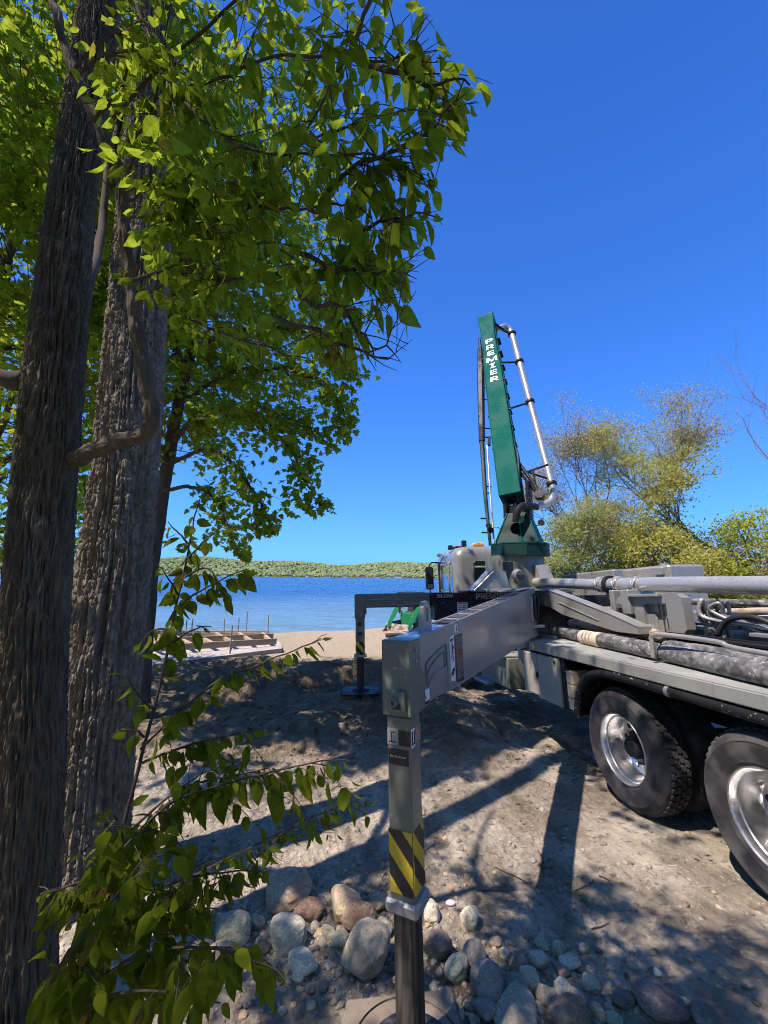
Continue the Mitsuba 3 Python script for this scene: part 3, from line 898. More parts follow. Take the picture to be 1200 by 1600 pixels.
def crown_sprays(tree, L, twigs, centre, radii, n, kind, size, per=13, lo=3.0, limbs=None, zbias=1.0):
    """Sprays of leaves through the crown's volume, thinned where the sun comes through to the ground in the photograph."""
    c, r = np.array(centre, float), np.array(radii, float)
    v = rng.normal(0, 1, (int(n * 1.5), 3))
    v /= np.linalg.norm(v, axis=1, keepdims=True)
    P = c + v * r * rng.uniform(0.25, 1, (len(v), 1)) ** 0.6
    P = P[P[:, 2] > lo]
    w_ = shade_wanted(P[:, :2] + P[:, 2:] * SH)
    ok = (rng.random(len(P)) < np.where(w_ < .3, .5 * w_, w_)) & crown_visible_ok(P) & (np.linalg.norm(P - CAM, axis=1) > 2.2)
    for p in P[ok]:
        out = unit(np.array([p[0] - c[0], p[1] - c[1], 0.1]) + rng.normal(0, .6, 3))
        m = per
        k = rng.uniform(-.5, .5, (m, 1))
        o = p + out * k * 0.55 + rng.normal(0, 1, (m, 3)) * np.array([.16, .16, .07])
        x = out * 0.5 + rng.normal(0, .6, (m, 3)) + np.array([0, 0, -0.45])
        nn = np.array([0, 0, 1.0]) + rng.normal(0, .45, (m, 3))
        L.add(o, x, nn, size * rng.uniform(.7, 1.15, m))
        if limbs is not None:
            b = limbs[np.argmin(np.linalg.norm(limbs - p, axis=1))]
            if 0.25 < np.linalg.norm(b - p) < 1.3:
                mid = (b + p) / 2 + np.array([0, 0, -.08]) + rng.normal(0, .08, 3)
                twigs.append(tube(smooth_path([b, mid, p - out * .1, p + out * .3], 3), np.linspace(.006, .0015, 10), 3, cap=False))
                continue
        twigs.append(tube(smooth_path([p - out * 0.35 + np.array([0, 0, -.08]), p + rng.normal(0, .03, 3), p + out * 0.3], 3), np.linspace(.004, .0012, 7), 3, cap=False))


def limbs_from(axis, specs):
    """Main limbs of a crown: (start on the axis 0..1, direction, length, radius)."""
    out, meshes = [], []
    ax = smooth_path(axis, 12)
    for st, d, ln, r in specs:
        p0 = ax[int(st * (len(ax) - 1))]
        d = unit(d)
        k = np.linspace(0, 1, 14)[:, None]
        p = p0 + d * ln * k + np.array([0, 0, .10 * ln]) * np.sin(k * 2.2) - np.array([0, 0, .06 * ln]) * k ** 2 + np.cumsum(rng.normal(0, .022 * ln / 4, (14, 3)), 0)
        g, gd = project(np.c_[p[:, :2] + p[:, 2:] * SH, np.zeros(len(p))])
        if ((gd > 0) & (in_poly(g, SHADE[1][0]) | in_poly(g, SHADE[2][0]))).sum() > 2: continue
        out.append(p)
        meshes.append(tube(p, np.linspace(r, r * .18, 14), 8))
    return np.vstack(out) if out else np.zeros((1, 3)) + 99, meshes


ax1p = np.array(ax1)
lp, lm = limbs_from(ax1p[4:], [(.35, (-1, -.3, .8), 3.0, .05), (.5, (-.6, .9, .9), 3, .045), (.55, (-.2, -1, .9), 3.0, .05), (.7, (.3, .6, 1.2), 2.4, .04), (.8, (-1, .4, 1), 2.4, .04), (.9, (-.3, -.8, 1.3), 2.2, .035), (.95, (.6, -.3, 1.2), 2.0, .035)])
for m in lm: put('limb', m, 'bark_grey', t1, smooth=True)
tw = []
L1c = Leaves()
crown_sprays(t1, L1c, tw, (-2.5, 1.4, 7.0), (3.0, 3.0, 3.0), 1200, 'o', 0.095, limbs=lp, lo=4.2)
put('twigs', cat(*tw), 'bark_twig', t1, kind='stuff')
L1c = thin(L1c)
for q in ('o', 'x', 'n', 's'): getattr(L1, q).extend(getattr(L1c, q))
foliage(t1, L1, OV, 'leaf_ovate', 300)

# --- the plated-bark tree behind it
t2 = thing('plated_bark_tree', 'thick straight tree with blocky grey bark, sunlit on its left side', 'tree')
ax2 = [atY(*w) for w in ((112, 1620, 3.1), (126, 1440, 3.1), (150, 1150, 3.1), (178, 900, 3.1), (203, 650, 3.1), (220, 420, 3.12), (236, 200, 3.15), (250, 0, 3.2), (262, -250, 3.3), (270, -500, 3.5))]
ax2[0] = ax2[0] + np.array([0, 0, -.2])
put('trunk', bark_mesh(ax2, [.255, .225, .208, .200, .186, .170, .155, .136, .112, .08], 380, 1250, 'plated', 12, flare=0.04), 'bark_plated', t2, smooth=True)
lp2, lm2 = limbs_from(np.array(ax2)[4:], [(.25, (-.3, .9, .7), 3.4, .06), (.35, (.5, 1, .6), 3.2, .055), (.45, (-1, .2, .8), 3.2, .06), (.55, (.8, .3, .8), 2.4, .05), (.65, (-.6, -.8, .9), 3, .05), (.8, (.2, 1, 1), 3, .05), (.9, (-.8, .5, 1.2), 3, .05)])
for m in lm2: put('limb', m, 'bark_grey', t2, smooth=True)
L2, tw = Leaves(), []
crown_sprays(t2, L2, tw, (-2.7, 3.6, 8.0), (3.4, 3.2, 3.6), 1500, 'm', 0.115, limbs=lp2, lo=3.6)
put('twigs', cat(*tw), 'bark_twig', t2, kind='stuff')
foliage(t2, thin(L2), MP, 'leaf_maple', 300)

# --- the maple leaning behind, whose boughs hang over the water
t3 = thing('leaning_maple_tree', 'slim leaning maple behind the thick trunk, boughs of small lobed leaves over the lake', 'tree')
ax3 = [atY(218, 1110, 6.4), atY(226, 1000, 6.4), atY(238, 880, 6.4), atY(252, 780, 6.4), atY(266, 700, 6.4), atY(282, 620, 6.35), atY(300, 540, 6.3), atY(312, 440, 6.3), atY(318, 300, 6.3), atY(322, 120, 6.4)]
put('trunk', tube(wobble(smooth_path(ax3, 8), 0.05, 8), np.interp(np.arange(73), [0, 8, 72], [.15, .118, .05]), 16), 'bark_grey', t3, smooth=True)
ML = [[(282, 625, 6.3), (330, 600, 5.9), (400, 575, 5.4), (470, 585, 5.0), (520, 615, 4.8), (548, 660, 4.7)],
      [(270, 690, 6.3), (320, 640, 5.8), (400, 650, 5.3), (450, 700, 5.0), (480, 760, 4.85), (505, 795, 4.8)],
      [(262, 725, 6.3), (320, 700, 5.8), (370, 735, 5.4), (410, 785, 5.1), (425, 825, 5.0)],
      [(300, 545, 6.3), (360, 520, 5.8), (440, 510, 5.2), (510, 540, 4.9), (545, 590, 4.8)],
      [(256, 765, 6.3), (300, 760, 6.0), (340, 785, 5.7), (362, 840, 5.5), (380, 868, 5.4)],
      [(312, 440, 6.3), (380, 420, 5.6), (470, 440, 5.0), (530, 480, 4.8)],
      [(262, 720, 6.3), (240, 690, 6.5), (190, 650, 6.7), (120, 620, 7.0)],
      [(292, 580, 6.3), (275, 540, 6.0), (268, 500, 5.8), (280, 440, 5.6), (330, 380, 5.3)],
      [(270, 690, 6.3), (300, 660, 5.7), (350, 640, 5.2), (420, 640, 4.8), (470, 660, 4.6)]]
MAPLE_EDGE = [(-100, -400), (600, -400), (600, 560), (558, 610), (560, 695), (520, 706), (500, 740), (524, 800), (440, 812), (438, 836), (395, 842), (392, 880), (330, 850), (250, 858), (200, 870), (110, 700), (-100, 700)]
L3, tw3, lp3 = Leaves(), [], []
for q, way in enumerate(ML):
    p = wobble(limb(way, 6), 0.12, 40 + q)
    n = len(p)
    put('bough', tube(p, np.linspace(.034, .007, n), 8), 'bark_grey', t3, smooth=True)
    lp3.append(p)
    for k in range(6, n):
        for rep in range(3 if k < n - 4 else 4):
            d = unit(p[min(k + 1, n - 1)] - p[k - 1])
            d = unit(0.7 * d + rng.normal(0, .7, 3) * np.array([1, 1, .55]) + np.array([0, 0, -.1]))
            ln = rng.uniform(.22, .5)
            kk = np.linspace(0, 1, 5)[:, None]
            t = p[k] + d * ln * kk - np.array([0, 0, .16 * ln]) * kk ** 2
            if in_poly(project(t)[0], MAPLE_EDGE).all(): tw3.append(tube(t, np.linspace(.004, .0012, 5), 3, cap=False))
            m = int(ln / .042)
            o = t[rng.integers(1, 5, m)] + rng.normal(0, .055, (m, 3))
            x = d * .5 + rng.normal(0, .55, (m, 3)) + np.array([0, 0, -.55])
            L3.add(o, x, np.array([0, 0, 1.]) + rng.normal(0, .5, (m, 3)), 0.088 * rng.uniform(.7, 1.15, m))
L3 = prune(L3, MAPLE_EDGE)
L3c = Leaves()
crown_sprays(t3, L3c, tw3, (-3.6, 6.4, 7.4), (3.4, 3.2, 3.5), 1900, 'm', 0.115, limbs=np.vstack(lp3), lo=3.9)
put('twigs', cat(*tw3), 'bark_twig', t3, kind='stuff')
L3c = thin(L3c)
for q in ('o', 'x', 'n', 's'): getattr(L3, q).extend(getattr(L3c, q))
foliage(t3, L3, MP, 'leaf_maple', 300)

# --- trees further left and behind, bright in the sun
def back_tree(name, label, x, y, h, crown_r, crown_z, n, bsdf, size, group=None, seed=0, r=.15, tmpl=None, edge=True, singles=300, lean=0.0):
    k = thing(name, label, 'tree', group)
    z0 = float(ground_base(x, y))
    a = wobble(np.c_[np.linspace(x, x + lean, 12), np.full(12, y), np.linspace(z0 - .1, z0 + h, 12)], 0.4, seed)
    put('trunk', tube(a, np.linspace(r, r * .25, 12), 9), 'bark_grey', k, smooth=True)
    specs = [(rng.uniform(.3, .95), (math.cos(b), math.sin(b), rng.uniform(.1, .9)), crown_r * rng.uniform(.7, 1), r * .35) for b in np.linspace(0, 6.28, 11)]
    lp, lm = limbs_from(a, specs)
    for m in lm: put('limb', m, 'bark_grey', k, smooth=True)
    L, tw = Leaves(), []
    c = np.array([x, y, z0 + crown_z])
    v = rng.normal(0, 1, (n, 3))
    v /= np.linalg.norm(v, axis=1, keepdims=True)
    P = c + v * np.array([crown_r, crown_r, (h - crown_z) * 1.05]) * rng.uniform(.2, 1, (n, 1)) ** .5
    P = P[P[:, 2] > z0 + .5]
    if edge: P = P[crown_visible_ok(P)]
    g = P[:, :2] + P[:, 2:] * SH
    P = P[(g[:, 1] > 14) | (rng.random(len(P)) < np.maximum(shade_wanted(g), 0.02))]
    m = 12
    o = (P[:, None] + rng.normal(0, 1, (len(P), m, 3)) * np.array([.32, .32, .12])).reshape(-1, 3)
    L.add(o, rng.normal(0, .7, o.shape) + np.array([0, 0, -.5]), np.array([0, 0, 1.]) + rng.normal(0, .6, o.shape), size * rng.uniform(.7, 1.2, len(o)))
    for p in P[:: 2]:
        b = lp[np.argmin(np.linalg.norm(lp - p, axis=1))]
        tw.append(tube([b, (b + p) / 2 + np.array([0, 0, -.08]), p], [.012, .008, .003], 3, cap=False))
    put('twigs', cat(*tw), 'bark_twig', k, kind='stuff')
    foliage(k, L, tmpl or MP, bsdf, singles)
    return k


back_tree('bright_maple_tree', 'sunlit yellow-green maple high behind the shaggy tree, top left', -6.6, 6.6, 11.5, 3.4, 7.6, 700, 'leaf_bright', .12, seed=1, r=.17)
back_tree('low_maple_tree', 'green maple low at the left edge beyond the shaggy trunk', -7.6, 7.8, 6.0, 2.5, 3.6, 420, 'leaf_maple', .12, seed=2, r=.12)
back_tree('beach_side_tree', 'bushy green tree between the two big trunks near the water', -10.5, 12.0, 6.5, 2.4, 4.3, 300, 'leaf_maple', .13, seed=3, r=.12, singles=120)

# unseen trees added behind the view to block blue sky light
L = Leaves()
for q in range(26):
    x, y = rng.uniform(-17, 13), rng.uniform(-15, -5.5)
    hh = rng.uniform(8, 13)
    k = thing('sky_block_tree', 'unseen leafy tree added behind the viewpoint to block sky light', 'tree', 'trees added behind the viewpoint to block sky light')
    put('trunk', tube(wobble(np.c_[np.linspace(x, x + rng.normal(0, .5), 8), np.full(8, y), np.linspace(-.2, hh * .8, 8)], .4, q + 200), np.linspace(.17, .05, 8), 8), 'bark_grey', k, smooth=True)
    L = Leaves()
    m = 900
    v = rng.normal(0, 1, (m, 3))
    v /= np.linalg.norm(v, axis=1, keepdims=True)
    o = np.array([x, y, hh * .55]) + v * np.array([2.6, 2.6, hh * .5]) * rng.uniform(.3, 1, (m, 1)) ** .5
    o = o[o[:, 2] > .2]
    g = o[:, :2] + o[:, 2:] * SH
    o = o[(g[:, 1] < 1.2) | (g[:, 0] < -6.5)]
    L.add(o, rng.normal(0, .7, o.shape) + [0, 0, -.4], rng.normal(0, .8, o.shape) + [0, 0, .6], .42 * rng.uniform(.6, 1.2, len(o)))
    put('crown', merge(SI, *L.arrays()[:5], np.zeros(len(o), int)), 'leaf_maple', k, kind='stuff')

# --- the sapling in front, at the lower left
sp = thing('beech_sapling', 'leafy young sapling in the lower left foreground with pointed drooping leaves', 'tree')
LS, tws = Leaves(), []
SAP_EDGE = [(40, 1700), (60, 1380), (130, 1330), (190, 1140), (150, 1060), (215, 980), (235, 860), (262, 790), (330, 770), (370, 850), (400, 880), (390, 930), (300, 1020), (360, 1040), (440, 1010), (515, 985), (515, 1010), (420, 1075), (330, 1140), (410, 1130), (410, 1190), (470, 1175), (560, 1180), (556, 1240), (590, 1250), (585, 1300), (470, 1330), (400, 1390), (330, 1420), (330, 1470), (400, 1480), (460, 1520), (440, 1560), (330, 1600), (300, 1700)]
EDGE[0] = SAP_EDGE
STEM = limb([(60, 1700, 1.25), (110, 1560, 1.27), (170, 1400, 1.3), (215, 1200, 1.34), (252, 1060, 1.38), (272, 960, 1.42), (290, 880, 1.46), (303, 815, 1.5), (312, 780, 1.52)])
put('stem', tube(wobble(STEM, .012, 3), np.linspace(.0075, .002, len(STEM)), 8), 'bark_twig', sp, smooth=True)
SPR = [([(222, 1170, 1.33), (280, 1110, 1.3), (350, 1060, 1.28), (420, 1032, 1.26), (480, 1008, 1.25), (502, 998, 1.25)], .062, .9),
       ([(225, 1190, 1.33), (300, 1162, 1.3), (360, 1148, 1.29), (395, 1140, 1.28)], .060, .9),
       ([(190, 1330, 1.3), (260, 1260, 1.25), (340, 1228, 1.2), (430, 1205, 1.17), (500, 1190, 1.15), (548, 1188, 1.14)], .068, 1.0),
       ([(200, 1300, 1.3), (280, 1235, 1.28), (350, 1215, 1.25), (420, 1200, 1.22)], .06, 1.0),
       ([(150, 1460, 1.3), (300, 1370, 1.5), (400, 1320, 1.6), (480, 1280, 1.68), (540, 1258, 1.72), (578, 1250, 1.75)], .056, 1.0),
       ([(150, 1450, 1.29), (240, 1390, 1.2), (330, 1365, 1.15), (420, 1360, 1.12)], .066, 1.0),
       ([(110, 1560, 1.27), (200, 1500, 1.15), (300, 1480, 1.1), (400, 1500, 1.06), (445, 1530, 1.05)], .07, 1.0),
       ([(120, 1540, 1.27), (200, 1440, 1.2), (280, 1420, 1.16), (340, 1420, 1.14)], .07, 1.0),
       ([(90, 1600, 1.26), (160, 1560, 1.1), (260, 1550, 1.02), (340, 1570, .98)], .07, 1.0),
       ([(150, 1440, 1.29), (160, 1370, 1.24), (200, 1310, 1.2), (260, 1290, 1.17)], .07, 1.0),
       ([(170, 1400, 1.3), (130, 1380, 1.25), (90, 1390, 1.22), (60, 1400, 1.2)], .06, 1.0),
       ([(80, 1640, 1.26), (120, 1500, 1.15), (180, 1400, 1.1), (240, 1350, 1.06)], .072, 1.0),
       ([(240, 1110, 1.36), (215, 1085, 1.33), (200, 1060, 1.31)], .062, .8),
       ([(262, 1010, 1.4), (300, 985, 1.38), (330, 978, 1.36)], .07, .8),
       ([(275, 950, 1.42), (310, 925, 1.4), (350, 905, 1.38), (385, 888, 1.36)], .072, .8),
       ([(280, 930, 1.43), (262, 905, 1.4), (245, 880, 1.38)], .062, .8),
       ([(292, 875, 1.46), (320, 845, 1.44), (345, 825, 1.42)], .062, .8),
       ([(296, 850, 1.47), (275, 830, 1.45), (262, 815, 1.44)], .06, .8),
       ([(268, 985, 1.41), (240, 985, 1.4), (222, 1000, 1.38)], .066, .8),
       ([(283, 905, 1.44), (325, 890, 1.42), (355, 930, 1.4)], .075, .8),
       ([(230, 1150, 1.34), (190, 1140, 1.3), (170, 1150, 1.28)], .055, .9)]
for q, (way, size, hang) in enumerate(SPR):
    p = wobble(limb(way, 5), .02, 60 + q)
    n = len(p)
    tws.append(tube(p, np.linspace(.0042, .0013, n), 5, cap=False))
    spray(LS, p, .0185, size * 1.02, hang=hang, start=.10, jit=.16)
    if q not in (4, 6, 8): spray(LS, p + rng.normal(0, .012, 3), .044, size * .9, hang=hang, start=.2, jit=.25)
    if q < 12:
        for k in range(3, n - 2, 2):
            d = unit(unit(p[-1] - p[0]) + rng.normal(0, .6, 3))
            twig_from(LS, tws, p[k], d, rng.uniform(.10, .2), size * .9, .028, bend=-.2, r0=.0016, hang=hang, sub=q >= 5 and q != 4, jit=.18)
LS = prune(LS, SAP_EDGE)
spray(LS, STEM[len(STEM) // 2:], .016, .066, hang=.9, spread=.9, jit=.3)
LS = prune(LS, SAP_EDGE)
put('twigs', cat(*tws), 'bark_twig', sp)
SV = [leaf_ovate(0.22, 0.2, 0.30), leaf_ovate(0.05, 0.4, 0.26), leaf_ovate(0.4, 0.15, 0.31), leaf_ovate(0.3, 0.5, 0.25)]
foliage(sp, LS, SV, 'leaf_sapling', 300, smooth=True)
# --- trees on the right behind the truck
def grow(p, d, ln, r, depth, out, tips, up=.12, spread=.55, ratio=.74, kids=(2, 3), minr=.004):
    n = 5
    k = np.linspace(0, 1, n)[:, None]
    bend = rng.normal(0, .13, 3)
    path = p + d * ln * k + (bend + np.array([0, 0, up])) * ln * k ** 2 * .5
    out.append((path, np.linspace(r, max(r * .68, minr), n), depth))
    e, dd = path[-1], unit(path[-1] - path[-2])
    if depth == 0:
        tips.append((e, dd))
        return
    for _ in range(int(rng.integers(kids[0], kids[1] + 1))):
        nd = unit(dd + rng.normal(0, spread, 3) + np.array([0, 0, up]))
        grow(e, nd, ln * ratio * rng.uniform(.75, 1.2), max(r * .62, minr), depth - 1, out, tips, up, spread, ratio, kids, minr)
    if depth <= 4: tips.append((e, dd))


def grown_tree(name, label, x, y, h, trunk_h, lean, r, depth, bsdf, nleaf, size, scatter, bark='bark_far', group=None, up=.12, spread=.55, first=None, flat=.5, kids=(2, 3), ratio=.74, starts=3):
    k = thing(name, label, 'tree', group)
    z0 = float(ground_base(x, y)) - .15
    top = np.array([x + lean[0], y + lean[1], z0 + trunk_h])
    tr = wobble(smooth_path([[x, y, z0], [x + .3 * lean[0], y, z0 + .45 * trunk_h], top], 6), .25, int(x * 10) % 90)
    put('trunk', tube(tr, np.linspace(r, r * .62, len(tr)), 10), bark, k, smooth=True)
    segs, tips = [], []
    ln = (h - trunk_h) * .36
    for q in range(starts):
        at = tr[-1 - (q % 3) * 2]
        b = rng.uniform(0, 6.28)
        grow(at, unit([math.cos(b) * .6, math.sin(b) * .6, 1.0 - .22 * q]), ln * (1 if q < 2 else .9), r * .5, depth, segs, tips, up, spread, ratio, kids)
    put('branches', cat(*[tube(p, rr, 5 if dp > 1 else 3, cap=False) for p, rr, dp in segs]), bark, k)
    if nleaf:
        L = Leaves()
        T_ = np.array([t[0] for t in tips])
        ii = rng.integers(0, len(T_), nleaf)
        o = T_[ii] + rng.normal(0, 1, (nleaf, 3)) * np.array([scatter, scatter, scatter * flat])
        o = o[o[:, 2] > z0 + .4]
        L.add(o, rng.normal(0, 1, o.shape), np.array([0, -.3, .8]) + rng.normal(0, .7, o.shape), size * rng.uniform(.6, 1.3, len(o)))
        a_ = L.arrays()
        put('crown', merge(SI, *a_[:5], np.zeros(len(o), int)), bsdf, k, kind='stuff')
    return k


grown_tree('round_tree', 'low rounded light green tree just right of the boom pedestal', 12.9, 28.5, 7.0, 2.2, (-.2, 0), .15, 4, 'leaf_spring', 14000, .19, .5, spread=.62, starts=4)
grown_tree('budding_tree', 'tall open tree with thin pinkish budding foliage left of the tall yellow tree', 18.0, 32, 13.4, 4.0, (.5, 0), .21, 5, 'leaf_bud', 22000, .15, .5, spread=.45, up=.25, starts=4)
grown_tree('tall_tree', 'tallest yellow-green tree on a bare leaning dark trunk, right of centre in the row', 22.9, 30, 13.6, 6.0, (-.9, 0), .24, 5, 'leaf_gold', 26000, .19, .5, spread=.5, up=.10, flat=.3, starts=7)
grown_tree('lime_tree', 'bright lime-yellow tree at the right edge above the pipe', 23.8, 26, 7.4, 2.4, (0, 0), .17, 4, 'leaf_lime', 9500, .23, .5, starts=5)
grown_tree('thin_tree', 'slender tree with fine reddish twigs in front of the tall budding tree', 15.2, 29, 8.5, 3.8, (-.8, 0), .09, 4, 'leaf_bud', 2200, .14, .35, spread=.4, up=.2, starts=3)
grown_tree('yellow_tree', 'small dense yellow-green tree in the middle of the right-hand row', 17.2, 27, 5.6, 1.5, (.2, 0), .13, 4, 'leaf_gold', 8000, .22, .5, starts=5)
grown_tree('mid_green_tree', 'soft green tree standing behind the leaning trunk of the tallest tree', 19.8, 31, 7.2, 2.6, (.3, 0), .16, 4, 'leaf_spring', 8000, .22, .55, starts=5)
grown_tree('dark_cedar', 'dark evergreen low beside the pedestal', 11.2, 26, 3.9, .7, (0, 0), .12, 4, 'leaf_conifer', 4200, .16, .26, starts=6, kids=(2, 2), ratio=.6)
grown_tree('dark_cedar', 'dark evergreen under the bright lime tree at the right', 22.0, 27.5, 4.6, .6, (0, 0), .12, 4, 'leaf_conifer', 4200, .17, .36, starts=6, kids=(2, 3), ratio=.62)
grown_tree('dark_cedar', 'dark evergreen in the middle of the row, left of the leaning trunk', 18.2, 29, 4.4, .6, (0, 0), .12, 4, 'leaf_conifer', 4200, .17, .36, starts=6, kids=(2, 3), ratio=.62)
grown_tree('bare_tree', 'leafless tree with fine reddish twigs reaching in from the right edge', 18.9, 17.5, 11.6, 5.0, (-.3, 0), .13, 6, None, 0, 0, 0, 'bark_red', up=.10, spread=.46, starts=7, kids=(2, 2), ratio=.76)
for q, (x, y, h, b, lab) in enumerate([(13.6, 26, 3.2, 'leaf_spring', 'pale green bush beside the dark evergreen by the pedestal'), (15.4, 26, 3.0, 'leaf_lime', 'yellow-green bush left of the small dense yellow tree'), (19.6, 26, 3.4, 'leaf_lime', 'bright green bush left of the leaning trunk'), (21.2, 27, 3.0, 'leaf_gold', 'yellowish bush right at the foot of the leaning trunk'), (25.2, 26, 3.3, 'leaf_lime', 'green bush under the tree at the far right edge')]):
    grown_tree('bush', lab, x, y, h, .4, (0, 0), .08, 3, b, 5500, .2, .42, starts=6, kids=(2, 3), ratio=.7)
# a wood behind them that reads as one mass
L = Leaves()
o = np.c_[rng.uniform(9, 60, 26000), rng.uniform(33, 44, 26000), np.zeros(26000)]
o[:, 2] = ground_base(o[:, 0], o[:, 1]) + rng.uniform(0, 1, len(o)) ** .8 * (2.6 + 2.6 * meshkit.fbm(np.c_[o[:, 0] * .35, o[:, 1] * .1, o[:, 0] * 0], 3, 5))
L.add(o, rng.normal(0, 1, o.shape), np.array([0, -.3, .8]) + rng.normal(0, .7, o.shape), .26 * rng.uniform(.6, 1.3, len(o)))
put('undergrowth', merge(SI, *L.arrays()[:5], np.zeros(len(o), int)), 'leaf_spring')
labels['undergrowth'] = {'kind': 'stuff', 'label': 'mass of spring undergrowth behind the row of trees on the right', 'category': 'undergrowth'}

# ------------------------------------------------------------------ the concrete pump truck
YAW = .145
TO = np.array([2.28, 4.19, 0.0])
TU = unit([-math.sin(YAW), math.cos(YAW), -.06])                 # forwards
TR = np.array([math.cos(YAW), math.sin(YAW), .02])
TR = unit(TR - TU * (TR @ TU))                                    # to the truck's right
TW = np.cross(TR, TU)
TM = np.array([TR, TU, TW])


def tw_(b, a, c): return TO + b * TR + a * TU + c * TW


def onb(px, py, b):
    d = ray(px, py)
    return TM @ (CAM + d * ((tw_(b, 0, 0) - CAM) @ TR) / (d @ TR) - TO)


def ona(px, py, a):
    d = ray(px, py)
    return TM @ (CAM + d * ((tw_(0, a, 0) - CAM) @ TU) / (d @ TU) - TO)


def tl(mesh): return frame_mesh(mesh, TO, TR, TU, TW)              # truck frame (right, forwards, up) to world


truck = thing('concrete_pump_truck', 'grey concrete pump truck with its green boom raised and outriggers down on the sand', 'truck')


def part(name, mesh, m, smooth=False, label=None, of=None, local=True, kind=None):
    return put(name, tl(mesh) if local else mesh, m, of or truck, smooth=smooth, label=label, kind=kind)


def bx(b0, b1, a0, a1, c0, c1, bev=.008): return cbox(b0, b1, a0, a1, c0, c1, bev)


# wheels: tyre, deep polished rim, hub, nuts, tread blocks
TY = [(.300, .02), (.310, .004), (.325, -.006), (.330, -.011), (.336, -.009), (.352, -.014), (.40, -.020), (.446, -.016), (.452, -.020), (.460, -.018), (.463, -.012), (.492, .006), (.512, .030), (.519, .05), (.519, .235), (.505, .262), (.44, .285), (.34, .28), (.300, .262), (.300, .02)]
RIM = [(.302, .016), (.309, .004), (.305, -.004), (.295, -.002), (.288, .012), (.283, .05), (.275, .058), (.272, .105), (.262, .122), (.258, .175), (.240, .205), (.215, .216), (.16, .216), (.02, .216), (.0, .216)]


def wheel(b, a, c, outer=True, flip=False, lab=None, blocks=False):
    s = -1 if flip else 1
    R3 = np.array([[0, 0, s], [s, 0, 0], [0, 1, 0]], float)
    def place(m): return fixn(xf(m, R=R3, t=[b, a, c]))
    def pl(m):
        v = np.array(m.vertices)
        q = np.stack([s * v[:, 2] + b, v[:, 0] + a, v[:, 1] + c], -1)
        return fixn(trimesh.Trimesh(q, m.faces, process=False))
    w_ = key_of(truck + '__wheel')
    if lab: labels[w_] = {'label': lab}
    put('tyre', tl(pl(trimesh.creation.revolve(np.array(TY), sections=96))), 'tyre_rubber', w_, smooth=40)
    for rr in (.352, .392, .47):
        pass
    if outer:
        put('rim', tl(pl(trimesh.creation.revolve(np.array(RIM), sections=96))), 'chrome_rim', w_, smooth=35)
        put('hub', tl(pl(cat(trimesh.creation.revolve(np.array([(.0, .085), (.075, .085), (.092, .10), (.100, .175), (.150, .190), (.150, .2155), (.0, .2155)]), sections=40)))), 'black_paint', w_, smooth=35)
        for q in range(10):
            an = 2 * math.pi * (q + .3) / 10
            m = trimesh.creation.cylinder(.024, .008, sections=18)
            put('hand_hole', tl(pl(xf(m, t=[.205 * math.cos(an), .205 * math.sin(an), .2135]))), 'black_tape', w_)
        for q in range(10):
            an = 2 * math.pi * q / 10
            m = xf(trimesh.creation.cylinder(.017, .05, sections=6), t=[.168 * math.cos(an), .168 * math.sin(an), .20])
            put('wheel_nut', tl(pl(m)), 'hydraulic_chrome', w_)
    if blocks:
        # rows of separate tread blocks round the tyre
        rows = [(.066, 56, 0.0, .034), (.112, 48, .5, .040), (.158, 48, 0.0, .040), (.204, 48, .5, .040)]
        n = 0
        for z, cnt, off, wd in rows:
            ln = 2 * math.pi * .519 / cnt * .84
            hexa = Polygon([(-ln / 2, 0), (-ln * .28, wd / 2), (ln * .28, wd / 2), (ln / 2, 0), (ln * .28, -wd / 2), (-ln * .28, -wd / 2)])
            m = trimesh.creation.extrude_polygon(hexa, .020, engine='earcut')
            shp = mikit.ply(m, 'tyre_rubber')
            for q in range(cnt):
                an = 2 * math.pi * (q + off) / cnt
                er = math.cos(an) * TU + math.sin(an) * TW
                et = -math.sin(an) * TU + math.cos(an) * TW
                M4 = np.eye(4)
                M4[:3, :3] = np.stack([et, TR * s, er], -1)
                M4[:3, 3] = tw_(b + s * z, a, c) + er * .514
                if np.linalg.det(M4[:3, :3]) < 0: M4[:3, 1] *= -1
                put_dict('tread_block', shp, w_, M4)
    return w_


wheel(0, 0, .52, True, lab='foremost rear wheel with knobbly tread and polished dished rim', blocks=True)
wheel(0, -1.37, .52, True, lab='rearmost wheel with shiny dished rim, cut by the right edge', blocks=True)
wheel(.62, 0, .52, False, True)
wheel(.62, -1.37, .52, False, True)
for a in (0, -1.37):
    wheel(1.72, a, .52, False)
    wheel(2.36, a, .52, True, True)
wheel(0.12, 5.5, .52, True)
wheel(2.28, 5.5, .52, True, True)
part('axle', cat(*[xf(trimesh.creation.cylinder(.11, 1.7, sections=20), R=np.array([[0, 0, 1], [0, 1, 0], [-1, 0, 0]], float), t=[1.18, a, .52]) for a in (0, -1.37)]), 'black_paint', 40)
part('chassis_rail', cat(bx(.72, .80, -4, 6.2, .78, 1.06), bx(1.56, 1.64, -4, 6.2, .78, 1.06)), 'black_paint')
part('belly_light_block', cat(bx(.55, 1.85, -4.2, 4.4, 1.07, 1.22), bx(.52, 1.8, .75, 4.3, .45, 1.06, .02)), 'black_paint')  # black boxes added under the deck to block light and keep it dark

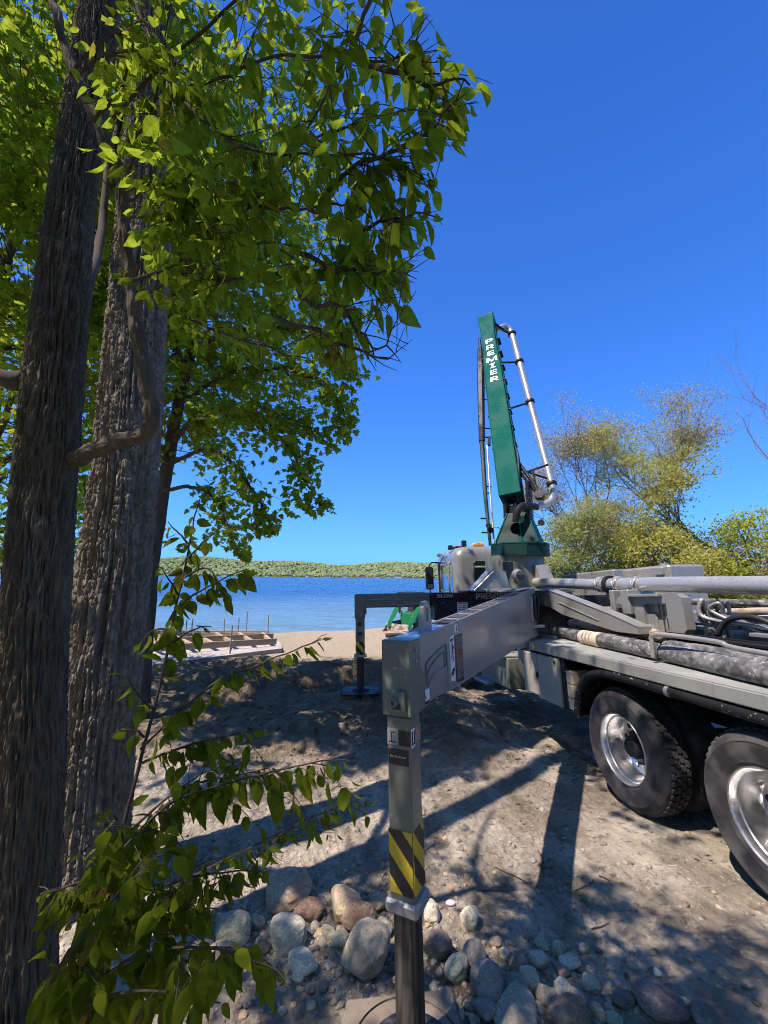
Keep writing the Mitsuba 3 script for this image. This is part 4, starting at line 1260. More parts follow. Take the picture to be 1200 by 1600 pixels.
# deck with its aluminium edge
tilt = .018
def deckz(a): return 1.335 + tilt * a
DK = np.array([(-.05, 1.50), (-.05, -4.2), (2.45, -4.2), (2.45, 1.50), (.30, 1.50), (.30, 1.62), (-.02, 1.56)])
dk = trimesh.creation.extrude_polygon(Polygon([(-.05, 1.52), (-.05, -4.2), (2.45, -4.2), (2.45, 1.9), (.35, 1.9)]), .035, engine='earcut')
v = np.array(dk.vertices)
v[:, 2] += deckz(v[:, 1]) - .035
part('deck', trimesh.Trimesh(v, dk.faces, process=False), 'deck_aluminium')
def along(b0, b1, a0, a1, d0, d1, bev=.006):
    m = cbox(b0, b1, a0, a1, d0, d1, bev)
    v = np.array(m.vertices)
    v[:, 2] += deckz(v[:, 1])
    return trimesh.Trimesh(v, m.faces, process=False)
part('deck_edge', along(-.056, -.012, -4.2, 1.55, -.112, -.003, .010), 'deck_aluminium')
part('deck_edge', cat(along(-.050, .40, 1.53, 1.57, -.112, -.004, .008)), 'deck_aluminium')
part('marker_light', cat(xf(trimesh.creation.cylinder(.030, .03, sections=24), R=np.array([[0, 0, 1], [0, 1, 0], [-1, 0, 0]], float), t=[-.062, 1.40, deckz(1.4) - .055])), 'amber_lens', 40)
# fender
FP = smooth_path([[-.03, .62, .66], [-.03, .58, .82], [-.03, .50, .98], [-.03, .36, 1.10], [-.03, .16, 1.165], [-.03, -.1, 1.18], [-.03, -.72, 1.165], [-.03, -2, 1.13], [-.03, -4.0, 1.09]], 6)
part('fender', tube(FP, .040, 10), 'black_paint', 50)
part('fender', tube(FP + np.array([.34, 0, 0]), .02, 6), 'black_paint', 50)
sh = []
for k in range(len(FP) - 1):
    p, q = FP[k], FP[k + 1]
    sh += [[p, q, q + np.array([.62, 0, 0])], [p, q + np.array([.62, 0, 0]), p + np.array([.62, 0, 0])]]
sh = np.array(sh).reshape(-1, 3)
part('mudguard', trimesh.Trimesh(sh, np.arange(len(sh)).reshape(-1, 3), process=False), 'black_paint')
part('fender_band', tube(FP[32:34] if False else np.array([[-.03, -.70, 1.166], [-.03, -.735, 1.165]]), .045, 12), 'galvanised', 40)
part('mud_flap', bx(.0, .62, -2.15, -2.13, .35, 1.15, .004), 'black_tape')

# boxes under the front of the deck
part('toolbox', cat(bx(-.045, .5, 1.415, 1.80, .70, 1.215, .010)), 'box_paint', label='dull grey locker door, front of the pair under the deck')
part('toolbox', cat(bx(-.045, .5, .90, 1.395, .675, 1.215, .010)), 'box_paint', label='dull grey locker door, rear of the pair, partly sunlit')
part('latch', cat(bx(-.062, -.046, 1.385, 1.43, .92, .99, .004), bx(-.060, -.046, .95, .98, 1.15, 1.18, .003)), 'black_paint')
part('locker_frame', cat(bx(-.02, .5, .80, .895, .66, 1.215, .006), bx(-.02, .5, 1.397, 1.413, .70, 1.215, .003), bx(-.03, .5, .78, 1.85, 1.217, 1.235, .003)), 'black_paint')
for c0, c1, lab in ((.69, .815, 'lowest of the three tan blocks beside the locker'), (.822, .96, 'middle tan block beside the locker'), (.967, 1.10, 'topmost of the three tan blocks beside the locker')):
    part('wood_block', bx(-.03, .25, .645, .775, c0, c1, .006), 'tan_paint', label=lab)
part('side_step', cat(bx(-.03, .40, 2.32, 3.45, .60, 1.04, .012)), 'sage_paint')
part('side_step', cat(bx(-.12, .40, 2.36, 2.9, 1.045, 1.075, .008), bx(-.16, -.03, 2.9, 3.5, .56, .60, .008)), 'galvanised')
part('valve_panel', cat(bx(.02, .3, 3.5, 3.56, .62, .98, .006), *[xf(trimesh.creation.cylinder(.03, .10, sections=14), R=np.array([[1, 0, 0], [0, 0, -1], [0, 1, 0]], float), t=[.06 + .08 * q, 3.46, .78 + .06 * (q % 2)]) for q in range(3)]), 'galvanised', 30)
part('fuel_tank', xf(trimesh.creation.cylinder(.28, 1.0, sections=32), R=np.array([[1, 0, 0], [0, 0, -1], [0, 1, 0]], float), t=[.30, 3.95, .78]), 'black_paint', 40)

# ---- the near outrigger, in its own frame: x from the outer end to the root, y to its right, z up
def outrigger(E0, E1, near=True):
    ex = unit(np.array([E1[0] - E0[0], E1[1] - E0[1], 0]))
    ez = unit(np.array([-.028, .02, 1.0]))
    ex = unit(ex - ez * (ex @ ez))
    ey = np.cross(ez, ex) * -1                                    # right of the arm, seen from its outer end
    o = np.array([E0[0] + .028 * 1.65, E0[1] - .02 * 1.65, 0.0])
    def g(m):
        r = frame_mesh(m, o, ex, ey, ez)
        return fixn(r)
    ln = float((np.array(E1) - np.array(E0))[:2] @ ex[:2])
    return g, ln


g, LN = outrigger((.068, 2.06), (2.15, 6.15))
hw = .065
arm = thing_key = key_of(truck + '__outrigger_arm')
labels[arm] = {'label': 'near outrigger arm reaching to the foreground with warning stickers'}
zt0, zt1 = 1.795, 1.985
def zt(x): return zt0 + (zt1 - zt0) * x / LN
prof = Polygon([(.0, 1.475), (.20, 1.462), (.32, 1.475), (.60, 1.45), (LN, 1.33), (LN, zt(LN)), (.0, zt0)])
shell = prism(prof.buffer(-.012).buffer(.012, join_style=1, quad_segs=3), 2 * hw)
put('box_section', g(xf(shell, t=[0, -hw, 0])), 'grey_paint', arm, smooth=20)
# flanges along the top edges, grip pads between them
put('flange', g(cat(*[tube([[.30, s * (hw - .004), zt(.30)], [LN, s * (hw - .004), zt(LN)]], .006, 6) for s in (-1, 1)])), 'galvanised', arm, smooth=True)
for q in range(13):
    x0 = .62 + q * .30
    m = cbox(x0, x0 + .21, -hw + .018, hw - .018, 0, .005, .002)
    v = np.array(m.vertices)
    v[:, 2] += zt(v[:, 0])
    put('grip_pad', g(trimesh.Trimesh(v, m.faces, process=False)), 'grip_pad', arm)
# lifting eye
eye = Polygon([(-.065, 0), (.065, 0), (.055, .055), (.045, .125), (.02, .155), (-.02, .155), (-.045, .125), (-.055, .055)]).buffer(.006).difference(Point(0, .098).buffer(.028)).difference(Polygon([(-.014, .05), (.014, .05), (.012, .09), (-.012, .09)]))
put('lifting_eye', g(xf(prism(eye, .028), t=[.40, -.02, zt(.40) - .004])), 'galvanised', arm, smooth=30)
# leg head: cover plate at the end, recess frame on the side
hd = Polygon([(-.012, 1.462), (.16, 1.462), (.19, 1.49), (.19, 1.60), (.125, 1.665), (.125, zt0 + .006), (-.012, zt0 + .006)])
put('end_cover', g(xf(prism(hd.buffer(-.008).buffer(.008), 2 * hw + .012), t=[0, -hw - .006, 0])), 'sage_paint', arm, smooth=20)
for off, r_ in ((0.0, .0055), (.032, .0045)):
    pth = smooth_path([[.205 + off * .5, hw + .003, 1.505], [.205 + off * .5, hw + .003, 1.62 - off], [.24 + off, hw + .003, 1.672 - off], [.50 - off * 1.2, hw + .003, 1.712 - off], [.53 - off * 1.2, hw + .003, 1.690 - off], [.53 - off * 1.2, hw + .003, 1.485]], 5)
    put('handrail_rib', g(tube(pth, r_, 8)), 'sage_paint', arm, smooth=True)
put('side_panel', g(cat(xf(prism(Polygon([(.20, 1.49), (.52, 1.48), (.52, 1.60), (.31, 1.60), (.25, 1.57), (.20, 1.53)]), .006), t=[0, hw + .0005, 0]))), 'grey_paint', arm)
put('sticker', g(cbox(.165, .195 + .03, hw + .0075, hw + .010, 1.49, 1.545, .001)), 'white_sticker', arm)
put('sticker', g(cbox(.165, .225, hw + .0105, hw + .0125, 1.478, 1.489, .0008)), 'black_tape', arm)
def weld(p, q, r=.0035):
    p, q = np.array(p, float), np.array(q, float)
    n = max(4, int(np.linalg.norm(q - p) / .012))
    k = np.linspace(0, 1, n)[:, None]
    return tube(p + (q - p) * k, r * (1 + .35 * np.sin(np.arange(n) * 2.4)), 6)
put('weld_bead', g(cat(weld([.128, hw + .001, 1.668], [.128, hw + .001, zt0]), weld([.192, hw + .001, 1.49], [.192, hw + .001, 1.60]), weld([.62, hw + .001, 1.455], [LN, hw + .001, 1.342]), weld([.33, -.034, zt(.33)], [.47, -.034, zt(.47)]))), 'grey_paint', arm, smooth=True)
for zb, xb in ((1.51, .165), (1.555, .165), (1.70, .06), (1.75, .06)):
    put('bolt', g(xf(trimesh.creation.cylinder(.009, .010, sections=6), R=np.array([[1, 0, 0], [0, 0, -1], [0, 1, 0]], float), t=[xb, hw + .009, zb])), 'galvanised', arm)
# jack plate on the end face
put('jack_bracket', g(cat(cbox(-.034, -.012, -.045, .050, 1.485, 1.575, .008), xf(lathe([(.0, .0), (.020, .0), (.020, .016), (.011, .016), (.011, .006), (.0, .006)], n=24), R=np.array([[0, 0, -1], [0, 1, 0], [1, 0, 0]], float), t=[-.034, .0, 1.530]))), 'sage_paint', arm, smooth=25)
put('jack_socket', g(cat(cbox(-.037, -.033, -.012, .030, 1.500, 1.522, .002))), 'black_tape', arm)
# big warning stickers on the side face
yS = hw + .0022
def plate(x0, x1, z0, z1, m, up=0, name='sticker', lab=None):
    put(name, g(cbox(x0, x1, yS - .002 + up, yS + up, z0, z1, .0005)), m, arm, label=lab)
put('sticker', g(xf(prism(Polygon([(.60, 1.50), (.685, 1.485), (.685, 1.755), (.60, 1.745)]), .002), t=[0, hw + .0003, 0])), 'white_sticker', arm, label='white sticker with a black crushing-hazard pictogram')
put('sticker', g(xf(prism(Polygon([(.705, 1.475), (.86, 1.455), (.86, 1.745), (.705, 1.745)]), .002), t=[0, hw + .0003, 0])), 'black_tape', arm, label='black sticker with red and orange bands of warning text')
plate(.600, .685, 1.762, 1.835 - .05, 'dull_sticker')
plate(.705, .775, 1.762, 1.812, 'white_sticker')
plate(.785, .86, 1.775, 1.822, 'dull_sticker')
pic = cat(*[xf(prism(Polygon(p), .0014), t=[0, hw + .0025, 0]) for p in ([(.612, 1.735), (.668, 1.735), (.668, 1.722), (.612, 1.722)], [(.635, 1.715), (.650, 1.715), (.655, 1.66), (.632, 1.66)], [(.652, 1.70), (.680, 1.675), (.675, 1.668), (.650, 1.69)], [(.632, 1.66), (.640, 1.66), (.625, 1.61), (.615, 1.612)], [(.646, 1.66), (.655, 1.66), (.662, 1.605), (.652, 1.605)], [(.608, 1.545), (.675, 1.565), (.675, 1.548), (.608, 1.527)], [(.63, 1.56), (.655, 1.567), (.655, 1.53), (.63, 1.523)])], xf(prism(Point(.643, 1.727).buffer(.010), .0014), t=[0, hw + .0025, 0]))
put('pictogram', g(pic), 'black_tape', arm)
for q in range(17):
    z = 1.728 - q * .0148
    m_ = 'red_sticker' if q in (5, 6, 7) else 'orange_sticker' if q in (9,) else 'dull_sticker'
    put('text_line', g(cbox(.714, .852 - (.03 if q % 4 == 3 else 0), yS, yS + .0012, z - (.0042 if m_ == 'dull_sticker' else .0066), z, .0003)), m_, arm)
put('pictogram', g(xf(prism(Polygon([(.735, 1.772), (.745, 1.80), (.755, 1.80), (.748, 1.785), (.758, 1.785), (.74, 1.765)]), .0014), t=[0, yS, 0])), 'black_tape', arm)

# the leg: sleeve, hazard tape, collar, inner leg, foot
leg = key_of(truck + '__outrigger_leg')
labels[leg] = {'label': 'near outrigger leg with yellow and black hazard tape, standing on a round foot'}
lw, ld = .060, .124
put('sleeve', g(cbox(.002, ld, -lw, lw, .70, 1.462, .010)), 'sage_paint', leg, smooth=25)
tp = []
for face in ('end', 'side'):
    wdt = 2 * lw if face == 'end' else ld
    area = Polygon([(0.003, .735), (wdt - .003, .735), (wdt - .003, .985), (0.003, .985)])
    yel, blk = [], []
    for q in range(-3, 8):
        x0 = q * .148
        band = Polygon([(x0, 1.10), (x0 + .074, 1.10), (x0 + .074 + .45, .60), (x0 + .45, .60)])
        band = affinity.translate(band, -.26 if face == 'end' else -.26 - .132)
        s_ = band.intersection(area)
        if not s_.is_empty: blk.append(s_)
    def lay(pg, dep):
        if face == 'end':                                           # on the end face, reading left to right as seen from outside
            return cat(*[xf(prism(affinity.translate(p, -lw), dep), R=np.array([[0, -1, 0], [1, 0, 0], [0, 0, 1]], float), t=[.0008, 0, 0]) for p in pg])
        return cat(*[xf(prism(p, dep), t=[0, lw - .0008, 0]) for p in pg])
    put('hazard_tape', g(lay([area], .0024)), 'yellow_tape', leg)
    put('hazard_stripe', g(lay(blk, .0036)), 'black_tape', leg)
put('collar', g(cat(cbox(-.016, ld + .016, -lw - .018, lw + .018, .655, .712, .012))), 'grey_paint', leg, smooth=25)
put('inner_leg', g(cat(cbox(.012, ld - .012, -lw + .010, lw - .010, .09, .70, .008))), 'old_steel', leg)
put('key_groove', g(cat(cbox(.009, .013, .034, .044, .10, .652, .001), cbox(.05, .06, lw - .012, lw - .008, .10, .652, .001))), 'black_tape', leg)
put('foot_plate', g(xf(lathe([(.0, .0), (.19, .0), (.20, .012), (.195, .022), (.10, .030), (.10, .06), (.0, .06)], n=48), t=[.066, 0, .078])), 'old_steel', leg, smooth=30)
put('sticker', g(cat(cbox(-.0005, .0018, -.056, .0, 1.335, 1.405, .0004))), 'dull_sticker', leg, label='small pictogram label on the leg')
put('sticker', g(cat(cbox(-.0005, .0018, .002, .060, 1.335, 1.400, .0004))), 'black_tape', leg, label='black label beside the pictogram on the leg')
put('sticker', g(cat(cbox(-.0005, .0018, -.052, .050, 1.252, 1.318, .0004))), 'black_tape', leg, label='black label low on the leg head')
put('text_line', g(cat(*[cbox(-.0016, -.0006, -.042 + .021 * q, -.027 + .021 * q, 1.283, 1.290, .0002) for q in range(4)])), 'dull_sticker', leg)
put('pictogram', g(cat(cbox(-.0016, -.0006, -.048, -.010, 1.345, 1.350, .0002), cbox(-.0016, -.0006, -.036, -.032, 1.35, 1.39, .0002), cbox(-.0016, -.0006, -.036, -.012, 1.387, 1.391, .0002))), 'black_tape', leg)
put('sticker', g(cbox(.012, .055, lw - .001, lw + .0014, 1.325, 1.405, .0004)), 'white_sticker', leg, label='white label with a black letter U')
put('sticker', g(cbox(.062, .122, lw - .001, lw + .0014, 1.335, 1.41, .0004)), 'stone_brown', leg)
U = Polygon([(.018, 1.395), (.018, 1.335), (.050, 1.335), (.050, 1.395), (.041, 1.395), (.041, 1.345), (.027, 1.345), (.027, 1.395)])
put('lettering', g(xf(prism(U, .0012), t=[0, lw + .0014, 0])), 'black_tape', leg)

# ---- the far outrigger
g2, LN2 = outrigger((-.485, 7.30), (1.2, 7.38))
arm2 = key_of(truck + '__outrigger_arm')
labels[arm2] = {'label': 'far outrigger arm standing out to the left over the sand'}
z0 = 1.80
put('box_section', g2(cbox(.02, LN2, -.08, .08, z0 - .235, z0, .012)), 'sage_paint', arm2, smooth=25)
put('end_cover', g2(cat(cbox(-.005, .175, -.088, .088, z0 - .41, z0 - .005, .012), cbox(.175, .20, -.07, .07, z0 - .34, z0 - .24, .008))), 'sage_paint', arm2, smooth=25)
put('handrail_rib', g2(tube(smooth_path([[.25, .085, z0 - .10], [.80, .085, z0 - .10], [.90, .085, z0 - .165], [1.5, .085, z0 - .165]], 4), .010, 6)), 'galvanised', arm2, smooth=True)
put('handrail_rib', g2(tube(smooth_path([[.25, .085, z0 - .205], [.62, .085, z0 - .205], [.70, .085, z0 - .19], [1.5, .085, z0 - .19]], 4), .008, 6)), 'galvanised', arm2, smooth=True)
leg2 = key_of(truck + '__outrigger_leg')
labels[leg2] = {'label': 'far outrigger leg with hazard tape on a square plate'}
put('sleeve', g2(cbox(.01, .165, -.075, .075, .80, z0 - .40, .010)), 'sage_paint', leg2, smooth=25)
put('sticker', g2(cat(cbox(.05, .11, .0755, .0775, 1.27, 1.33, .0005), cbox(.05, .12, .0755, .0775, 1.12, 1.17, .0005))), 'black_tape', leg2)
area = Polygon([(.012, .81), (.163, .81), (.163, 1.015), (.012, 1.015)])
put('hazard_tape', g2(xf(prism(area, .0024), t=[0, .0748, 0])), 'yellow_tape', leg2)
blk = [Polygon([(x0, 1.10), (x0 + .075, 1.10), (x0 + .375, .75), (x0 + .30, .75)]).intersection(area) for x0 in (-.32, -.17, -.02, .13)]
put('hazard_stripe', g2(cat(*[xf(prism(p, .0036), t=[0, .0748, 0]) for p in blk if not p.is_empty])), 'black_tape', leg2)
put('collar', g2(cbox(-.02, .195, -.10, .10, .765, .803, .01)), 'galvanised', leg2)
put('inner_leg', g2(cbox(.028, .147, -.058, .058, .24, .77, .008)), 'old_steel', leg2)
put('foot_plate', g2(cat(cbox(-.22, .40, -.30, .30, .218, .238, .006), xf(lathe([(.0, 0), (.15, 0), (.14, .02), (.08, .04), (.0, .04)], n=32), t=[.088, 0, .238]))), 'black_paint', leg2, smooth=30)

# housing of the far outrigger, with the lettering
part('outrigger_housing', bx(-.98, .75, 2.86, 3.30, 1.60, 2.03, .012), 'black_paint')
part('outrigger_housing', bx(-.42, .75, 2.80, 3.34, 2.034, 2.07, .008), 'dark_green_paint')
part('sign_plate', bx(-1.02, -.40, 2.835, 2.855, 1.945, 2.035, .004), 'dark_red_sticker')
def text_on(text, h, b, c, m, wide, a=2.85, bold=True):
    t_ = letters(text, h, wide, bold, .006)
    v = np.array(t_.vertices)
    q = np.stack([v[:, 0] + b, -v[:, 2] + a, v[:, 1] + c], -1)
    part('lettering', fixn(trimesh.Trimesh(q, t_.faces, process=False)), m)
text_on('BLOW', .054, -.80, 1.963, 'grey_lettering', 1.25, 2.834)
text_on('PREMIER', .095, .02, 1.925, 'grey_lettering', 1.0, 2.857)
part('sticker', bx(-.60, -.42, 2.852, 2.858, 1.66, 1.88, .001), 'white_sticker')
part('text_line', cat(*[bx(-.585, -.435, 2.849, 2.8518, 1.685 + .034 * q, 1.698 + .034 * q, .0004) for q in range(5)]), 'stone_slate')
part('text_line', bx(-.59, -.43, 2.8485, 2.8517, 1.855, 1.873, .0004), 'red_sticker')

# ---- frame round the pivot of the near arm, folded rear arm
P0 = np.array([.10, 1.75, 0])
part('pivot_post', cat(xf(trimesh.creation.cylinder(.13, .95, sections=36), t=[.12, 1.98, 1.55])), 'grey_paint', 40)
part('pivot_cap', cat(bx(-.08, .75, 1.72, 2.9, 2.02, 2.05, .008), xf(trimesh.creation.cylinder(.15, .05, sections=36), t=[.12, 1.98, 2.045])), 'grey_paint', 40)
fold = [(1.98, 2.035), (1.72, 2.045), (.42, 1.735), (.02, 1.62), (.02, 1.545), (.35, 1.55), (1.35, 1.70), (1.60, 1.78), (1.80, 1.82), (1.98, 1.82)]
fm = trimesh.creation.extrude_polygon(Polygon(fold), .16, engine='earcut')
v = np.array(fm.vertices)
part('folded_arm', fixn(trimesh.Trimesh(np.stack([v[:, 2] + .36, v[:, 0], v[:, 1]], -1), fm.faces, process=False)), 'grey_paint')
part('flange', cat(tube([[.36, 1.72, 2.048], [.36, .42, 1.738], [.36, .02, 1.623]], .010, 6), tube([[.353, 1.42, 1.86], [.353, .62, 1.66]], .007, 6)), 'galvanised', True)
part('swing_cylinder', cat(tube([[.05, 1.62, 1.60], [.0, 1.90, 1.60]], .04, 12), bx(-.10, .20, 1.55, 2.15, 1.525, 1.565, .006)), 'galvanised', 30)
part('black_hose', cat(*[tube(smooth_path([[.06 + .05 * q, 1.90, 1.98], [.02 + .05 * q, 1.62 - .04 * q, 1.96], [.0 + .05 * q, 1.50, 1.80], [.03 + .04 * q, 1.58, 1.62]], 6), .016, 8) for q in range(3)]), 'hose_black', True)
part('hose_fitting', cat(tube(smooth_path([[.02, 1.50, 1.93], [-.03, 1.44, 1.82], [-.02, 1.47, 1.70], [.0, 1.50, 1.62]], 5), np.linspace(.014, .028, 16), 8)), 'galvanised', True)
part('valve_block', cat(bx(.55, 1.4, 1.6, 3.1, 1.38, 1.95, .03)), 'black_paint')

# ---- delivery line along the top, with couplings, saddle frame
pl_ = [ [1.02, 4.2, 2.262], [.95, 3.95, 2.25], [.86, 1.30, 2.088], [.80, -.05, 2.036], [.74, -1.05, 1.985], [.55, -3.9, 1.86]]
pl_ = np.array(pl_)
part('delivery_pipe', tube(smooth_path(pl_[:3], 4), .074, 28), 'pipe_steel', 50, label='front length of the delivery line, toward the cab')
part('delivery_pipe', tube(smooth_path(pl_[2:], 4), .079, 28), 'pipe_steel', 50, label='rear length of the delivery line, cut by the right edge')
def ring(p, q, r, w, m, name='pipe_coupling'):
    d = unit(np.array(q) - np.array(p))
    c = np.array(p, float)
    part(name, tube([c - d * w / 2, c - d * w * .35, c + d * w * .35, c + d * w / 2], [r * .92, r, r, r * .92], 28), m, 50)
def at(t): return pl_[2] + (pl_[3] - pl_[2]) * t
ring(at(.10), at(1), .105, .09, 'galvanised')
ring(at(.22), at(1), .112, .055, 'black_paint')
ring(at(.36), at(1), .105, .08, 'galvanised')
ring(at(.62), at(1), .100, .06, 'galvanised')
ring(pl_[1], pl_[2], .105, .08, 'galvanised')
ring(pl_[1] + np.array([-.02, -.30, -.02]), pl_[2], .095, .06, 'galvanised')
for t_ in (.10, .36, .62):
    p = at(t_)
    part('coupling_lever', cat(tube([p + np.array([-.06, .03, .07]), p + np.array([-.115, .0, .02]), p + np.array([-.10, -.02, -.05])], .012, 6), tube([p + np.array([-.09, -.03, .055]), p + np.array([-.12, -.03, -.01])], .009, 6)), 'galvanised', True)
part('saddle', cat(bx(.62, .98, .42, .55, 1.72, 2.0, .01), bx(.66, .95, .72, .80, 1.75, 2.0, .01), bx(.60, 1.0, -.02, .42, 1.915, 1.945, .006)), 'grey_paint')
# C-shaped saddle frame with a pale panel
def sideplate(pts, b, th):
    m = trimesh.creation.extrude_polygon(pts if isinstance(pts, Polygon) else Polygon(pts), th, engine='earcut')
    v = np.array(m.vertices)
    return fixn(trimesh.Trimesh(np.stack([v[:, 2] + b, v[:, 0], v[:, 1]], -1), m.faces, process=False))
cfr = Polygon([(.70, 1.85), (.62, 1.925), (-.20, 1.945), (-.25, 1.90), (-.26, 1.60), (-.20, 1.545), (-.10, 1.545), (-.05, 1.60), (-.05, 1.845), (.18, 1.845), (.26, 1.83), (.26, 1.62), (.18, 1.545), (.36, 1.545), (.40, 1.60), (.40, 1.80), (.52, 1.82)])
part('saddle_frame', sideplate(cfr, .66, .10), 'grey_paint')
part('saddle_panel', sideplate([(-.05, 1.55), (.26, 1.55), (.26, 1.845), (-.05, 1.845)], .73, .02), 'silver_paint')
part('saddle_frame', cat(*[bx(.655, .662, -.02, -.012 + .012, 1.72, 1.83, .002), bx(.655, .662, .03, .05, 1.70, 1.83, .002)]), 'black_paint')
part('cross_beam', cat(bx(.70, 2.3, .15, .45, 1.45, 1.75, .015), bx(.76, 1.4, .60, 1.10, 1.66, 1.80, .02)), 'grey_paint')
part('hydraulic_cylinder', cat(tube([[.95, 1.15, 1.95], [.90, .55, 1.86]], .07, 20), tube([[.90, .55, 1.86], [.88, .30, 1.82]], .04, 16)), 'grey_paint', 40)
part('accumulator', xf(trimesh.creation.icosphere(subdivisions=3, radius=.07), t=[.80, .44, 1.69]), 'white_sticker', True)
# valves and hoses behind the frame
vb = []
for q in range(5):
    vb.append(bx(.80, .98, -.56 + .06 * q - .02, -.56 + .06 * q + .026, 1.52, 1.74 + .02 * (q % 2), .008))
    vb.append(xf(trimesh.creation.cylinder(.016, .12, sections=10), t=[.86, -.54 + .06 * q, 1.80]))
part('valve_block', cat(*vb), 'galvanised', 30)
for q in range(5):
    s0 = np.array([.78 + .03 * (q % 3), -.55 + .055 * q, 1.76 + .03 * (q % 2)])
    part('hydraulic_hose', tube(smooth_path([s0, s0 + np.array([-.05, -.02, .09]), s0 + np.array([-.06, .06 - .05 * q * .5, .02 - .03 * q]), s0 + np.array([.05, -.22 - .07 * q, -.14]), s0 + np.array([.12, -.42 - .08 * q, -.20])], 6), .016 + .004 * (q % 2), 8), ('galvanised', 'hose_rubber', 'galvanised')[q % 3], True)
part('hydraulic_hose', tube(smooth_path([[.72, -.50, 1.56], [.74, -.62, 1.70], [.76, -.85, 1.73], [.80, -1.10, 1.60], [.85, -1.25, 1.52]], 8), .024, 10), 'hose_black', True, label='thick black hydraulic hose in an arch')
for q in range(3):
    part('hydraulic_line', tube(smooth_path([[1.1 + .1 * q, .2, 1.62 + .05 * q], [1.1 + .1 * q, -1.2, 1.70 + .03 * q], [1.0 + .1 * q, -2.4, 1.68 + .02 * q]], 5), .014, 8), 'galvanised', True)
part('cover_plate', cat(along(.72, 1.15, -1.25, -.80, .255, .285, .004)), 'galvanised')
part('cover_plate', cat(along(.80, 1.6, -2.6, -1.3, .235, .262, .004)), 'deck_aluminium')
part('cover_plate', along(1.2, 1.9, -.9, .1, .20, .24, .004), 'deck_aluminium')
# dark trough behind the rail, rail
part('hose_trough', cat(along(.60, .63, -4.2, .35, .02, .235, .004), along(.60, .95, -4.2, .35, .0, .03, .004), along(.50, .64, -4.2, -.15, .20, .222, .003)), 'black_paint')
GR = [onb(1021, 1027, .17), onb(1018, 1000, .17), onb(1028, 991, .17), onb(1120, 1003, .17), onb(1200, 1022, .17)]
part('grab_rail', tube(np.vstack([[GR[0], GR[0] * .5 + GR[1] * .5], smooth_path([GR[1], GR[1] * .35 + GR[2] * .65 + [0, .05, -.012], GR[2] + [0, -.03, 0], GR[3], GR[4], GR[4] + [0, -2.4, -.08]], 5)]), .020, 12), 'galvanised', True)
# far-side boxes seen over the pipe
part('water_tank', cat(bx(1.75, 2.3, 1.02, 1.92, 1.5, 2.33, .03)), 'silver_paint', 20)
part('tank_cap', cat(xf(trimesh.creation.cylinder(.05, .12, sections=20), t=[1.85, 1.2, 2.30]), bx(1.72, 1.76, 1.1, 1.24, 2.2, 2.30, .006)), 'galvanised', 40)
part('side_locker', cat(bx(1.9, 2.42, 2.3, 3.8, 1.35, 2.36, .02)), 'grey_paint', 20)
part('main_beam', cat(bx(1.0, 1.75, -3.9, 3.0, 1.36, 1.60, .02)), 'grey_paint', 20)

# ---- pedestal, turntable, boom
PB, PA = .80, 3.55
part('pedestal', lathe([(0, 1.2), (.60, 1.2), (.60, 1.5), (.545, 1.9), (.535, 2.70), (0, 2.70)], n=64).apply_translation([PB, PA, 0]), 'sage_paint', 30)
part('sign_plate', cat(bx(PB - .44, PB - .25, PA - .475, PA - .445, 2.42, 2.56, .004)), 'black_tape')
part('pedestal_port', cat(tube([[PB - .20, PA - .50, 2.33], [PB - .20, PA - .62, 2.30]], [.11, .10], 24)), 'grey_paint', 40)
part('pedestal_port', cat(tube([[PB - .20, PA - .622, 2.30], [PB - .20, PA - .626, 2.30]], [.075, .075], 24)), 'black_tape', 40)
part('bracket', cat(sideplate([(PA - .75, 2.24), (PA - .50, 2.24), (PA - .50, 2.50), (PA - .60, 2.50)], PB + .10, .24)), 'silver_paint')
gs = [ona(738, 924, 2.9), ona(768, 891, 2.9), ona(776, 889, 2.9), ona(792, 893, 2.9), ona(800, 924, 2.9)]
gm = trimesh.creation.extrude_polygon(Polygon([(p[0], p[2]) for p in gs]), .25, engine='earcut')
v = np.array(gm.vertices)
part('brace', fixn(trimesh.Trimesh(np.stack([v[:, 0], 3.2 - v[:, 2], v[:, 1]], -1), gm.faces, process=False)), 'grey_paint')
e0, e1 = ona(742, 924, 2.9), ona(773, 892, 2.9)
part('brace_edge', tube([[e0[0], 2.94, e0[2]], [e1[0], 2.94, e1[2]]], .022, 6), 'silver_paint', True)
part('bracket', cat(bx(.05, 1.6, 2.95, 3.3, 2.02, 2.10, .01), bx(-.1, .4, 2.4, 3.0, 2.03, 2.08, .01)), 'grey_paint')

BY = math.radians(30)
bf_ = np.array([math.sin(BY) * 0.95, math.cos(BY), 0])
bf_ = unit(bf_)                                                    # the way the boom faces
br_ = np.array([bf_[1], -bf_[0], 0])
PC = tw_(PB, PA, 0)
PZ = float(tw_(PB, PA, 2.70)[2])
def turret(m): return fixn(frame_mesh(m, [PC[0], PC[1], PZ], br_, bf_, [0, 0, 1]))
tt = key_of(truck + '__turntable')
oct_ = Polygon([(.51 * math.cos(t + .39) / math.cos(.39) * .97, .51 * math.sin(t + .39) / math.cos(.39) * .97) for t in np.arange(8) * math.pi / 4])
put('skirt', turret(trimesh.creation.extrude_polygon(oct_, .235, engine='earcut')), 'dark_green_paint', tt)
put('skirt_rim', turret(xf(trimesh.creation.extrude_polygon(oct_.buffer(.008), .02, engine='earcut'), t=[0, 0, .217])), 'green_paint', tt)
zc0, zc1 = .238, .80
con = trimesh.convex.convex_hull(np.array([(-.36, -.38, zc0), (.39, -.38, zc0), (.39, .42, zc0), (-.36, .42, zc0), (-.17, -.20, zc1), (.19, -.20, zc1), (.19, .30, zc1), (-.17, .30, zc1)]))
